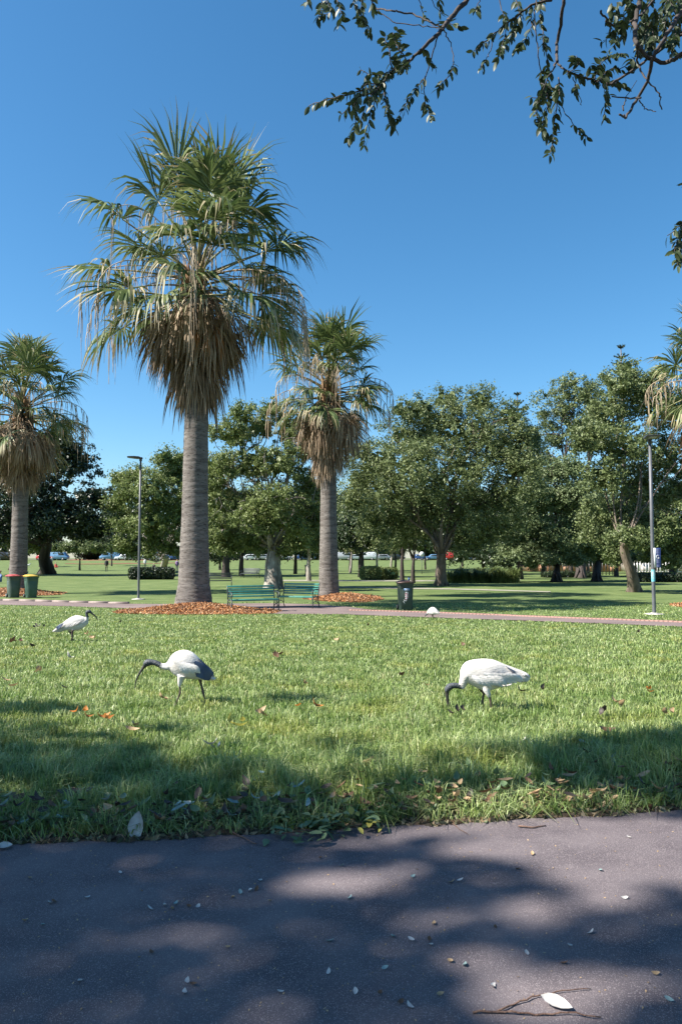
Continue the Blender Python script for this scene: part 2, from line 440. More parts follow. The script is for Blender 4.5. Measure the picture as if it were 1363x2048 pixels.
def strip(name, up, low, m, zoff, n=60, k=5, skirt=True):
    """a sheet on the ground between two photo-traced outlines"""
    A = np.array([gp(*p)[:2] for p in up]); B = np.array([gp(*p)[:2] for p in low])
    def res(P):
        s = np.concatenate([[0], np.cumsum(np.linalg.norm(np.diff(P, axis=0), axis=1))]); s /= s[-1]
        t = np.linspace(0, 1, n)
        return np.stack([np.interp(t, s, P[:, 0]), np.interp(t, s, P[:, 1])], -1)
    A = res(A); B = res(B)
    rows = [A + (B - A) * t for t in np.linspace(0, 1, k)]
    P = np.stack(rows, 1)
    Z = gz(P[..., 0], P[..., 1]) + zoff
    V = np.concatenate([P, Z[..., None]], -1).reshape(-1, 3)
    i = np.arange(n - 1)[:, None] * k; j = np.arange(k - 1)[None, :]
    Q = np.stack([i + j, i + j + 1, i + k + j + 1, i + k + j], -1).reshape(-1, 4)[:, ::-1]
    o = link(name, mesh_np(name, V, [Q], None, True), m)
    tag(o, kind='structure')
    return A, B

# the asphalt path at the photographer's feet; its far edge runs along the grass
EDGE_PX = [(-300, 1712), (0, 1693), (200, 1684), (420, 1676), (600, 1664), (760, 1656), (920, 1647), (1060, 1640), (1200, 1632), (1363, 1622), (1700, 1600)]
EDGE = np.array([tuple(gp(*p)[:2]) for p in EDGE_PX])
e0 = EDGE[0] + (EDGE[0] - EDGE[1]) * 30; e1 = EDGE[-1] + (EDGE[-1] - EDGE[-2]) * 30
EDGEL = np.concatenate([[e0], EDGE, [e1]])
def edge_y(x):
    return np.interp(x, EDGEL[:, 0], EDGEL[:, 1])
def edge_wob(x):
    return edge_y(x) + 0.012 * np.sin(x * 9) + 0.008 * np.sin(x * 23 + 1) + 0.005 * np.sin(x * 57)
px_ = np.concatenate([np.linspace(-60, -4, 15), np.linspace(-3.9, 4, 160), np.linspace(4.2, 60, 15)])
V = []; nY = 8
for x in px_:
    ye = float(edge_wob(x))
    for t in np.linspace(0, 1, nY):
        y = -2.6 + (ye + 2.6) * t
        V.append((x, y, 0.005))
V = np.array(V)
i = np.arange(len(px_) - 1)[:, None] * nY; j = np.arange(nY - 1)[None, :]
Q = np.stack([i + j, i + nY + j, i + nY + j + 1, i + j + 1], -1).reshape(-1, 4)
tag(link('asphalt_path', mesh_np('asphalt_path', V, [Q], None, True), M['asphalt']), kind='structure')
# strip of bare soil under the ragged grass edge
V = []
for x in px_:
    ye = float(edge_wob(x))
    for k2, dz in ((-0.01, 0.004), (0.03, 0.016), (0.12, 0.014), (0.2, 0.004)):
        V.append((x, ye + k2, gzf(x, ye + k2) + dz))
V = np.array(V)
i = np.arange(len(px_) - 1)[:, None] * 4; j = np.arange(3)[None, :]
Q = np.stack([i + j, i + 4 + j, i + 4 + j + 1, i + j + 1], -1).reshape(-1, 4)
tag(link('soil_verge', mesh_np('soil_verge', V, [Q], None, True), M['soil']), kind='structure')

# the path across the park, in two reaches joined by the bay with the benches
P1u = [(-260, 1197), (0, 1201.5), (140, 1205), (262, 1208), (420, 1208), (545, 1207), (640, 1209), (705, 1215), (760, 1222)]
P1l = [(-260, 1205), (0, 1210), (140, 1213), (262, 1217), (420, 1222), (545, 1228), (640, 1229), (700, 1229), (760, 1230)]
strip('park_path', P1u, P1l, M['path'], 0.012, 90, 6)
P2u = [(700, 1221), (870, 1226.5), (1000, 1231.5), (1150, 1238), (1363, 1246), (1700, 1262)]
P2l = [(700, 1230), (870, 1236), (1000, 1240.5), (1150, 1246), (1363, 1254.5), (1700, 1271)]
U2, L2 = strip('park_path', P2u, P2l, M['path'], 0.017, 90, 6)
strip('footpath', [(560, 1160), (700, 1160.5), (850, 1160.5), (1040, 1159)], [(560, 1162.5), (700, 1163), (850, 1163), (1040, 1161)], M['pale_path'], 0.02, 60, 3)
strip('footpath', [(560, 1172), (700, 1174), (860, 1176.5), (1010, 1180), (1100, 1183)], [(560, 1174), (700, 1176), (860, 1179), (1010, 1182.5), (1100, 1185)], M['pale_path'], 0.02, 60, 3)

# brick edging along the far side of the path: every brick its own piece
def edging(px_line, name, m, label, blen, bw, bh, limit=300, first_near=True):
    P = np.array([tuple(gp(*p)[:2]) for p in px_line])
    s = np.concatenate([[0], np.cumsum(np.linalg.norm(np.diff(P, axis=0), axis=1))])
    n = int(s[-1] / (blen + 0.012))
    root = empty(name, (0, 0, 0), label, 'edging')
    mb = MB().box((0, 0, 0), (blen, bw, bh))
    me = mb.mesh('brick'); me.materials.append(m)
    pts = []
    for k in range(n):
        t = (k + 0.5) * (blen + 0.012)
        x = np.interp(t, s, P[:, 0]); y = np.interp(t, s, P[:, 1])
        x2 = np.interp(t + 0.1, s, P[:, 0]); y2 = np.interp(t + 0.1, s, P[:, 1])
        pts.append((x, y, math.atan2(y2 - y, x2 - x)))
    pts.sort(key=lambda p: p[1])
    rest = MB()
    for k, (x, y, a) in enumerate(pts):
        z = gzf(x, y) + bh / 2 - 0.04 + random.uniform(-0.002, 0.003)
        if k < limit:
            o = bpy.data.objects.new('brick', me); COL.objects.link(o); o.parent = root
            o.location = (x, y, z); o.rotation_euler = (random.uniform(-.02, .02), random.uniform(-.02, .02), a + random.uniform(-.03, .03))
        else:
            rest.box((x, y, z), (blen, bw, bh), Quaternion((0, 0, 1), a))
    if rest.n:
        tag(rest.build('bricks', m, root), kind='stuff')
edging([(700, 1221.5), (870, 1226.5), (1000, 1231.5), (1150, 1238), (1363, 1246), (1500, 1252)], 'brick_edging', M['brick'], 'low red brick edging along the far side of the park path on the right', 0.11, 0.2, 0.09)
edging([(-60, 1200.5), (0, 1201.5), (140, 1205), (262, 1208)], 'kerb_edging', M['kerb'], 'pale kerb edging along the path beside the two wheelie bins on the left', 0.9, 0.14, 0.12)

# mulch beds, mounded
MOUNDS = []
def mound(cx, cy, rx, ry, h, label, chips, rnd):
    """centre and radii in metres"""
    rng = np.random.default_rng(rnd)
    nr, na = 14, 56
    V = []; 
    def prof(r, a):
        edge = 1 + 0.06 * np.sin(3 * a + rnd) + 0.04 * np.sin(7 * a + 2 * rnd)
        x = cx + rx * r * edge * np.cos(a); y = cy + ry * r * edge * np.sin(a)
        z = gz(x, y) + h * (1 - smooth(r)) + 0.02 * (1 - r)+ 0.006
        return x, y, z
    for r in np.linspace(0, 1, nr):
        a = np.linspace(0, 2 * math.pi, na, endpoint=False)
        x, y, z = prof(r, a)
        if r == 1: z = z - 0.03
        V.append(np.stack([x, y, z], -1))
    V = np.concatenate(V)
    i = np.arange(nr - 1)[:, None] * na; j = np.arange(na)[None, :]; j2 = (j + 1) % na
    Q = np.stack([i + j, i + na + j, i + na + j2, i + j2], -1).reshape(-1, 4)
    root = tag(link('mulch_bed', mesh_np('mulch_bed', V, [Q], None, True), M['mulch']), label, 'mulch bed')
    n = chips
    r = np.sqrt(rng.random(n)) * 1.03; a = rng.random(n) * 2 * math.pi
    x, y, z = prof(r, a)
    c = np.stack([x, y, z + 0.012], -1)
    L = rng.uniform(0.015, 0.085, n); W = rng.uniform(0.008, 0.024, n)
    d = rng.normal(size=(n, 3)); d[:, 2] *= 0.35; d /= np.linalg.norm(d, axis=1)[:, None]
    e = np.cross(d, rng.normal(size=(n, 3)) * 0.6 + np.array([0, 0, 1])); e /= np.linalg.norm(e, axis=1)[:, None]
    f = np.cross(d, e)
    dl = d * L[:, None]; ew = e * W[:, None]; fw = f * 0.006
    Vc = np.stack([c - dl - ew * .6, c + dl * .9 - ew, c + dl + ew * .7, c - dl * .8 + ew, c + fw * 2.5], 1).reshape(-1, 3)
    b = np.arange(n)[:, None] * 5
    T = np.concatenate([b + np.array([[0, 1, 4]]), b + np.array([[1, 2, 4]]), b + np.array([[2, 3, 4]]), b + np.array([[3, 0, 4]])])
    tag(link('bark_chips', mesh_np('bark_chips', Vc, [T]), M['chip'], root), kind='stuff')
    MOUNDS.append((cx, cy, rx, ry, h))
    return root
def on_mound(x, y):
    r = np.zeros_like(x, dtype=bool)
    for cx, cy, rx, ry, h in MOUNDS:
        r |= ((x - cx) / rx) ** 2 + ((y - cy) / ry) ** 2 < 0.95
    return r
D1 = 27.6
m1 = at(397, 1216, 26.3)
mound(m1.x + .05, 26.2, 2.72, 2.3, 0.24, 'large mound of orange bark mulch round the tallest palm', 24000, 3)
mound(at(690, 1195, 34.8).x, 34.8, 1.75, 3.0, 0.20, 'smaller mulch mound round the palm behind the benches', 5500, 5)
mound(at(22, 1180, 38.5).x, 38.6, 2.45, 3.2, 0.32, 'mulch mound behind the red and yellow lidded bins', 4500, 8)
mound(at(1404, 1210, 29.0).x, 29.0, 1.15, 1.6, 0.10, 'mulch patch cut off by the right edge beyond the blue banner pole', 1500, 9)

# ------------------------------------------------------------------ grass blades
def path_mask(x, y):
    """true where something other than lawn lies"""
    px, py = project(x, y, gz(x, y))
    up1 = np.interp(px, [p[0] for p in P1u], [p[1] for p in P1u]); lo1 = np.interp(px, [p[0] for p in P1l], [p[1] for p in P1l])
    m = (py > up1 - 0.6) & (py < lo1 + 0.3) & (px < 770)
    up2 = np.interp(px, [p[0] for p in P2u], [p[1] for p in P2u]); lo2 = np.interp(px, [p[0] for p in P2l], [p[1] for p in P2l])
    m |= (py > up2 - 0.6) & (py < lo2 + 0.4) & (px > 695)
    return m | on_mound(x, y)

def vnoise(x, y, s, seed):
    """cheap smooth value noise"""
    r = np.random.default_rng(seed).random((256, 256))
    X = x * s + 400; Y = y * s + 400
    xi = np.floor(X).astype(int); yi = np.floor(Y).astype(int)
    fx = smooth(X - xi); fy = smooth(Y - yi)
    g = lambda a, b: r[a % 256, b % 256]
    return (g(xi, yi) * (1 - fx) + g(xi + 1, yi) * fx) * (1 - fy) + (g(xi, yi + 1) * (1 - fx) + g(xi + 1, yi + 1) * fx) * fy

def blades(x, y, h, w, lean, rng, zoff=0.0):
    n = len(x)
    a = rng.random(n) * 2 * math.pi
    f = rng.random(n) * 2 * math.pi
    z = gz(x, y) + zoff - 0.004
    B = np.stack([x, y, z], -1)
    s = np.stack([np.cos(f), np.sin(f), np.zeros(n)], -1) * (w / 2)[:, None]
    ld = np.stack([np.cos(a), np.sin(a), np.zeros(n)], -1)
    mid = B + ld * (h * lean * 0.30)[:, None]; mid[:, 2] += h * 0.62
    tip = B + ld * (h * lean)[:, None]; tip[:, 2] += h * np.maximum(0.25, 1 - 0.45 * lean)
    V = np.stack([B - s, B + s, mid - s * .8, mid + s * .8, tip], 1).reshape(-1, 3)
    b = np.arange(n, dtype=np.int64)[:, None] * 5
    return V, b + np.array([[0, 1, 3, 2]]), b + np.array([[2, 3, 4]])

rng = np.random.default_rng(11)
parts = []
N0 = 375000
d = np.exp(rng.uniform(math.log(3.0), math.log(31.0), N0))
keepp = np.clip((d / 4.6) , 0.35, 1.0)      # near the edge the lawn is already dense per area
x = rng.uniform(-1, 1, N0) * (0.4545 * d * 1.12 + 0.35)
y = d
k = (y > edge_wob(x) + 0.02) & (rng.random(N0) < np.clip(0.13 + 1.5 * (y - edge_wob(x)), 0, 1)) & ~path_mask(x, y) & (rng.random(N0) < np.clip(1.15 - 0.02 * d, 0.5, 1))
x = x[k]; y = y[k]
clump = vnoise(x, y, 9, 1); big = vnoise(x, y, 1.1, 2)
n = len(x)
edge_d = y - edge_wob(x)
h = (0.030 + 0.050 * clump + 0.020 * big) * np.interp(y, [3, 7, 12], [1.25, 1.15, 1.0]) * rng.uniform(0.6, 1.25, n)
h *= 1 + 0.9 * np.exp(-((edge_d - .55) / .75) ** 2) * (0.4 + clump) - .35 * np.exp(-edge_d / .12)        # long and unmown near the path
h = np.where(y > 9, h * np.interp(y, [9, 20], [1, 0.75]), h)
w = rng.uniform(0.0034, 0.0070, n) * np.interp(y, [3, 6, 12, 30], [1.0, 1.25, 2.3, 5.5])
lean = rng.uniform(0.1, 1.0, n) ** 1.0
V, Qb, Tb = blades(x, y, h, w, lean, rng)
o = link('grass', mesh_np('grass', V, [Qb, Tb]), M['blade']); tag(o, 'short green lawn grass in front of the path', 'grass', kind='stuff')
NB = n
# coarse tufts and weeds spilling over the path edge
n = 8000
tx = rng.uniform(-3.0, 3.4, 700); ty = edge_wob(tx) + np.abs(rng.normal(0, 0.16, 700)) + 0.02
idx = rng.integers(0, 700, n)
x = tx[idx] + rng.normal(0, 0.014, n); y = np.maximum(ty[idx] + rng.normal(0, 0.014, n), edge_wob(tx[idx]) + 0.004)
h = rng.uniform(0.06, 0.135, n); w = rng.uniform(0.004, 0.007, n)
V, Qb, Tb = blades(x, y, h, w, rng.uniform(0.5, 1.7, n), rng)
tag(link('edge_tufts', mesh_np('edge_tufts', V, [Qb, Tb]), M['blade']), 'longer tufts of grass leaning over the edge of the dark path', 'grass', kind='stuff')

# ------------------------------------------------------------------ palms
def frond_mesh(rng, elev, Lp, Lb, grav, nseg, phimax, dead, petw=0.05, mats=True):
    mb = MB()
    k = 7
    P = [np.zeros(3)]; th = elev
    drop = rng.uniform(0.1, 0.35) + (0.5 if dead else 0)
    for i in range(k):
        dirv = np.array([math.cos(th), 0, math.sin(th)])
        P.append(P[-1] + dirv * Lp / k); th -= drop / k * (1 if th > -1.45 else 0)
    P = np.array(P)
    mb.tube(P, np.linspace(petw, petw * 0.45, len(P)), 4, m=1, flat=1.0)
    f = np.array([math.cos(th), 0, math.sin(th)])
    l = np.array([0, 1.0, 0]); nrm = np.cross(f, l) * -1
    if nrm[2] < 0: nrm = -nrm
    tw = rng.uniform(-0.35, 0.35)
    l2 = l * math.cos(tw) + nrm * math.sin(tw); n2 = nrm * math.cos(tw) - l * math.sin(tw)
    st = np.array([0, 0.22, 0.42, 0.6, 0.8, 1.0])
    dphi = 2 * phimax / nseg
    end = P[-1]
    for i in range(nseg):
        phi = -phimax + dphi * (i + 0.5)
        lz = rng.uniform(-0.25, 0.1) if dead else rng.uniform(-0.05, 0.05)
        d0 = math.cos(phi) * f + math.sin(phi) * l2 + n2 * (0.25 * math.sin(abs(phi)) + lz)
        if dead: d0 = d0 + rng.normal(0, 0.16, 3)
        d0 /= np.linalg.norm(d0)
        L = Lb * (0.70 + 0.30 * math.cos(phi * 0.8)) * rng.uniform(0.80, 1.10)
        if i % 4 == 0: grp = rng.uniform(0.3, 2.2); gsh = rng.normal(0, .10, 3)
        g = grav * grp * rng.uniform(0.8, 1.2)
        if not dead: d0 = d0 + gsh; d0 /= np.linalg.norm(d0)
        hp = 0.42 if not dead else 0.3
        p = end.copy(); pts = [p.copy()]; ws = []
        for s in range(1, len(st)):
            t = (st[s] + st[s - 1]) / 2
            dd = d0 + np.array([0, 0, -1]) * g * max(0, t - 0.22) ** 1.4 * 2.2
            if t > 0.5: dd = dd + rng.normal(0, 0.05 + 0.05 * dead, 3)
            dd /= np.linalg.norm(dd)
            p = p + dd * L * (st[s] - st[s - 1]); pts.append(p.copy())
        pts = np.array(pts)
        full = 2 * math.tan(dphi / 2) * 1.05
        wd = np.array([0.006, st[1] * L * full, st[2] * L * full * 0.95, min(st[3] * L * full * 0.7, 0.085), 0.034, 0.004])
        if dead: wd[1:4] *= 0.7
        side = np.cross(n2, d0); side /= np.linalg.norm(side) + 1e-9
        pl = n2 * (0.35 if i % 2 else -0.35)
        Lft = pts - (side + pl) * wd[:, None] / 2; Rgt = pts + (side + pl) * wd[:, None] / 2
        V = np.stack([Lft, Rgt], 1).reshape(-1, 3)
        q = np.arange(len(st) - 1)[:, None] * 2
        Q = q + np.array([[0, 1, 3, 2]])
        m0 = 0
        if not dead and rng.random() < 0.30 + 0.35 * (elev < 0.4):
            mb.add(V[:8], Q[:3], m=0); mb.add(V[6:], Q[:2], m=2)
        else:
            mb.add(V, Q, m=m0)
    return mb

def make_palm(base, zc, s, trunk_w, label, group, seed, rad=4.7, skirt=2.0, skz=1.0, n_green=40, n_dead=70, orange=False, stalks=9):
    """base on the ground, zc height of the crown heart above the base, s size of the fronds"""
    rng = np.random.default_rng(seed)
    root = empty('palm_tree', base, label, 'palm tree', group)
    H = zc
    n = 40
    zs = np.arange(-0.3, H - 1.2 * skz, 0.045)
    V = []
    w0, w1, w2, w3 = trunk_w
    lx = rng.uniform(-0.15, 0.15)
    prevr = None
    ring = rng.uniform(-1, 1, len(zs))
    for i, z in enumerate(zs):
        t = max(z, 0) / H
        r = np.interp(t, [0, 0.06, 0.28, 0.7, 1.0], [w0, w1, w2, w3, w3 * 0.97]) / 2
        a = np.linspace(0, 2 * math.pi, n, endpoint=False)
        rr = r * (1 + 0.010 * ring[i] + 0.013 * np.sin(5 * a + z * 2) * math.sin(z * 3) + 0.012 * np.sin(a * 2 + 1)) + rng.uniform(-0.006, 0.006, n)
        V.append(np.stack([rr * np.cos(a) + lx * t * (1 - t) , rr * np.sin(a), np.full(n, z)], -1))
    V = np.concatenate(V)
    i = np.arange(len(zs) - 1)[:, None] * n; j = np.arange(n)[None, :]; j2 = (j + 1) % n
    Q = np.stack([i + j, i + j2, i + n + j2, i + n + j], -1).reshape(-1, 4)
    link('trunk', mesh_np('trunk', V, [Q], None, False), M['palm_trunk'], root)
    # leaf bases in the heart
    mb = MB()
    for q in range(150):
        a = rng.random() * 6.28; z0 = H - 0.1 - 2.9 * skz * rng.random()
        r = w3 / 2 * (0.55 + 0.45 * min(1, (H - z0) / 1.0))
        mb.tube([(r * .7 * math.cos(a), r * .7 * math.sin(a), z0), (r * 1.25 * math.cos(a), r * 1.25 * math.sin(a), z0 + .28), (r * 1.5 * math.cos(a), r * 1.5 * math.sin(a), z0 + .62)], [0.07, 0.055, 0.03], 5)
    mb.build('leaf_bases', M['fibre'], root)
    fm = [M['frond'], M['petiole'], M['frond_tip']]
    dm = [M['dead_frond'], M['dead_frond'], M['dead_frond']]
    # green fronds: a spiral from upright young ones to drooping old ones
    var = {}
    for i in range(n_green):
        t = (i + 0.5) / n_green
        el = math.radians(84 - 112 * t ** 0.92 + rng.uniform(-15, 13))
        kcls = (int(t * 10), i % 2)
        if kcls not in var:
            mb = frond_mesh(rng, el, s * rng.uniform(0.42, 0.54) * rad * (1.14 - 0.03 * (t > 0.22)), s * rng.uniform(0.42, 0.50) * rad, 0.45 + 1.5 * t, 38, math.radians(rng.uniform(95, 120)), False)
            me = mb.mesh('frond'); [me.materials.append(q) for q in fm]; var[kcls] = me
        o = bpy.data.objects.new('frond', var[kcls]); COL.objects.link(o); o.parent = root
        o.location = (0, 0, H + 0.55 - 1.75 * skz * t)
        o.rotation_euler = (rng.uniform(-.15, .15), rng.uniform(-.12, .12), i * 2.39996 + rng.uniform(-.4, .4))
        k2 = rng.uniform(0.62, 1.12) if i % 3 == 0 and t > .3 else rng.uniform(.85, 1.12); o.scale = (k2, k2, k2)
    var = []
    for i in range(10):
        el = math.radians(rng.uniform(-38, -5) if i < 6 else rng.uniform(-72, -45))
        mb = frond_mesh(rng, el, skirt * rng.uniform(0.50, 0.72), skirt * rng.uniform(0.65, 0.9), 2.6, 24, math.radians(rng.uniform(45, 85)), True, 0.04)
        me = mb.mesh('dead_frond'); [me.materials.append(q) for q in dm]; var.append(me)
    for i in range(n_dead):
        t = i / n_dead
        me = var[rng.integers(0, 6)] if t < 0.62 else var[rng.integers(6, 10)]
        o = bpy.data.objects.new('dead_frond', me); COL.objects.link(o); o.parent = root
        o.location = (0, 0, H - skz * (0.45 + 2.0 * t)); 
        o.rotation_euler = (rng.uniform(-.1, .1), rng.uniform(-.08, .08), i * 2.39996 + rng.uniform(-.4, .4))
        k2 = rng.uniform(0.8, 1.1) * (1 - 0.18 * t); o.scale = (k2, k2, k2 * rng.uniform(0.9, 1.1))
    if orange:
        mb = frond_mesh(rng, math.radians(-55), 1.5, 1.7, 1.6, 22, math.radians(38), False, 0.06)
        me = mb.mesh('rusty_frond'); [me.materials.append(M['orange_frond']) for q in fm]
        o = bpy.data.objects.new('rusty_frond', me); COL.objects.link(o); o.parent = root
        o['label'] = 'rusty orange dying frond hanging against the skirt'
        o.location = (0.25, -0.45, H - 0.9 * skz); o.rotation_euler = (0, 0, math.radians(-62))
    # long dry flower stalks arching out and hanging in strings
    for i in range(stalks):
        az = [3.3, 2.75, 0.1, -0.35, -1.35, 0.6, 3.9, -1.75, -0.8, 2.2, -2.3, 1.4][i % 12] + rng.uniform(-.15, .15)
        el = math.radians(rng.uniform(0, 30) if i % 12 < 7 else rng.uniform(50, 75)); L = s * rad * (rng.uniform(.95, 1.12) if i % 12 < 7 else rng.uniform(.6, .95))
        p = np.array([0, 0, H - 0.2]); P = [p.copy()]; th = el; kk = 16
        for q in range(kk):
            p = p + np.array([math.cos(az) * math.cos(th), math.sin(az) * math.cos(th), math.sin(th)]) * L / kk
            th = max(-1.5, th - (0.03 + 0.42 * (q / kk) ** 2.1)); P.append(p.copy())
        mb = MB(); mb.tube(P, np.linspace(0.028, 0.01, len(P)), 5)
        for q in range(5, kk + 1):
            for r_ in range(2):
                b = P[q]; ln = rng.uniform(0.35, 1.0) * s * (1 + 1.5 * (rng.random() < .3) + .8 * (q > 12))
                a2 = rng.uniform(0, 6.28); o1 = np.array([math.cos(a2), math.sin(a2), 0]) * rng.uniform(0.03, 0.16)
                pts = [b, b + o1 * .7 + [0, 0, -.12 * ln], b + o1 + [0, 0, -.5 * ln], b + o1 * 1.15 + rng.normal(0, .03, 3) + [0, 0, -ln]]
                mb.tube(pts, [0.011, 0.017, 0.014, 0.005], 3, cap=False)
        mb.build('flower_stalk', M['stalk'], root)
    return root

def palm_at(px, py, zbase, d, top_heart_py, *a, **k):
    b = at(px, py, d); b.z = gzf(b.x, d) + zbase
    hz = at(px, top_heart_py, d).z - b.z
    return make_palm(b, hz, *a, **k)

PG = 'fan palms standing in mulch beds'
palm_at(387, 1200, 0.2, 27.6, 545, 0.97, (1.36, 1.12, 0.94, 0.82), 'tallest fan palm with a broad shaggy skirt of dead fronds, left of the green benches', PG, 21,
        rad=5.45, skirt=2.75, skz=1.0, n_green=48, n_dead=110, orange=True, stalks=16)
palm_at(657, 1187, 0.17, 35.6, 772, 0.70, (1.02, 0.92, 0.80, 0.70), 'medium fan palm behind the bright green bench with a brown skirt', PG, 22,
        rad=4.9, skirt=2.25, skz=0.85, n_green=46, n_dead=90, stalks=12)
palm_at(36, 1184, 0.28, 39.0, 812, 0.80, (0.95, 0.88, 0.80, 0.72), 'fan palm on the left behind the two wheelie bins, crown cut by the frame', PG, 23,
        rad=5.0, skirt=2.4, skz=0.9, n_green=46, n_dead=90, stalks=11)
palm_at(1432, 1208, 0.1, 29.0, 762, 0.62, (0.9, 0.8, 0.7, 0.62), 'fan palm at the right edge, only the tips of its crown in view', PG, 24,
        rad=4.6, skirt=1.9, skz=0.7, n_green=30, n_dead=44, stalks=9)
# ------------------------------------------------------------------ broad-leaved trees
def leaf_quads(C, size, rng, up=0.3, asp=0.5, bias=None):
    n = len(C)
    nrm = rng.normal(size=(n, 3)); nrm[:, 2] += up
    if bias is not None: nrm = nrm * .75 + bias
    nrm /= np.linalg.norm(nrm, axis=1)[:, None]
    d = np.cross(nrm, rng.normal(size=(n, 3))); d /= np.linalg.norm(d, axis=1)[:, None] + 1e-9
    e = np.cross(nrm, d)
    L = size * rng.uniform(0.65, 1.35, n)
    dl = d * (L / 2)[:, None]; el = e * (L * asp / 2)[:, None]
    V = np.stack([C - dl, C + el - dl * .1, C + dl, C - el - dl * .1], 1).reshape(-1, 3)
    Q = np.arange(n)[:, None] * 4 + np.array([[0, 1, 2, 3]])
    return V, Q

def sphere_dirs(n, rng, low=-0.6):
    d = rng.normal(size=(int(n * 2.2) + 8, 3)); d /= np.linalg.norm(d, axis=1)[:, None]
    d = d[d[:, 2] > low]
    return d[:n]

def crown(lobes, nleaf, size, rng, sub=0.42, hang=0.0, asp=0.5, flat=0.8):
    nleaf = int(nleaf * 1.02)
    """lobes: (x, y, z, radius, squash). Leaves gather in sprays over and inside each lobe."""
    C = []; B = []
    tot = sum(l[3] ** 2 for l in lobes)
    for (x, y, z, r, sq) in lobes:
        n = int(nleaf * r * r / tot)
        per = 44
        k = max(4, n // per)
        dd = sphere_dirs(k, rng, -0.75)
        dd = dd[(dd[:, 1] < 0.35) | (rng.random(len(dd)) < 0.4)]
        dd = np.concatenate([dd, dd[rng.random(len(dd)) < 0.35]])
        k = len(dd)
        rr = r * (1 - np.abs(rng.normal(0, 0.20, k))) * (1 + 0.14 * np.sin(dd[:, 0] * 5 + x) * np.sin(dd[:, 2] * 6 + z) + 0.10 * np.sin(dd[:, 1] * 9))
        rr *= rng.uniform(.86, 1.1, k); c = dd * rr[:, None]; c[:, 2] *= sq
        c += np.array([x, y, z])
        ss = sub * rng.uniform(0.6, 1.5, k)
        P = c[:, None, :] + rng.normal(size=(k, per, 3)) * ss[:, None, None] * np.array([1, 1, flat]) * 0.42
        if hang: P[:, :, 2] -= np.abs(rng.normal(size=(k, per))) * hang * (dd[:, 2] < 0.4)[:, None]
        C.append(P.reshape(-1, 3)); B.append(np.repeat(dd * .55, per, axis=0))
        # odd twigs that stick out of the outline
        m = max(2, int(k * 0.07)); q = rng.integers(0, k, m)
        t = rng.random((m, 12, 1))
        out = c[q][:, None, :] + dd[q][:, None, :] * t * r * 0.28 * rng.uniform(.5, 1.3, (m, 1, 1)) + rng.normal(size=(m, 12, 3)) * 0.07
        C.append(out.reshape(-1, 3)); B.append(np.zeros((m * 12, 3)))
    C = np.concatenate(C)
    return leaf_quads(C, size, rng, asp=asp, bias=np.concatenate(B))

def limb_path(a, b, rng, wob=0.12, n=9, sag=0.0):
    a = np.array(a, float); b = np.array(b, float)
    L = np.linalg.norm(b - a)
    t = np.linspace(0, 1, n)[:, None]
    P = a + (b - a) * t
    off = rng.normal(size=(3, 3)) * wob * L
    for i, k in enumerate((1, 2, 3)):
        P += off[i] * np.sin(math.pi * k * t) / k
    P[:, 2] += sag * L * np.sin(math.pi * t[:, 0])
    return P

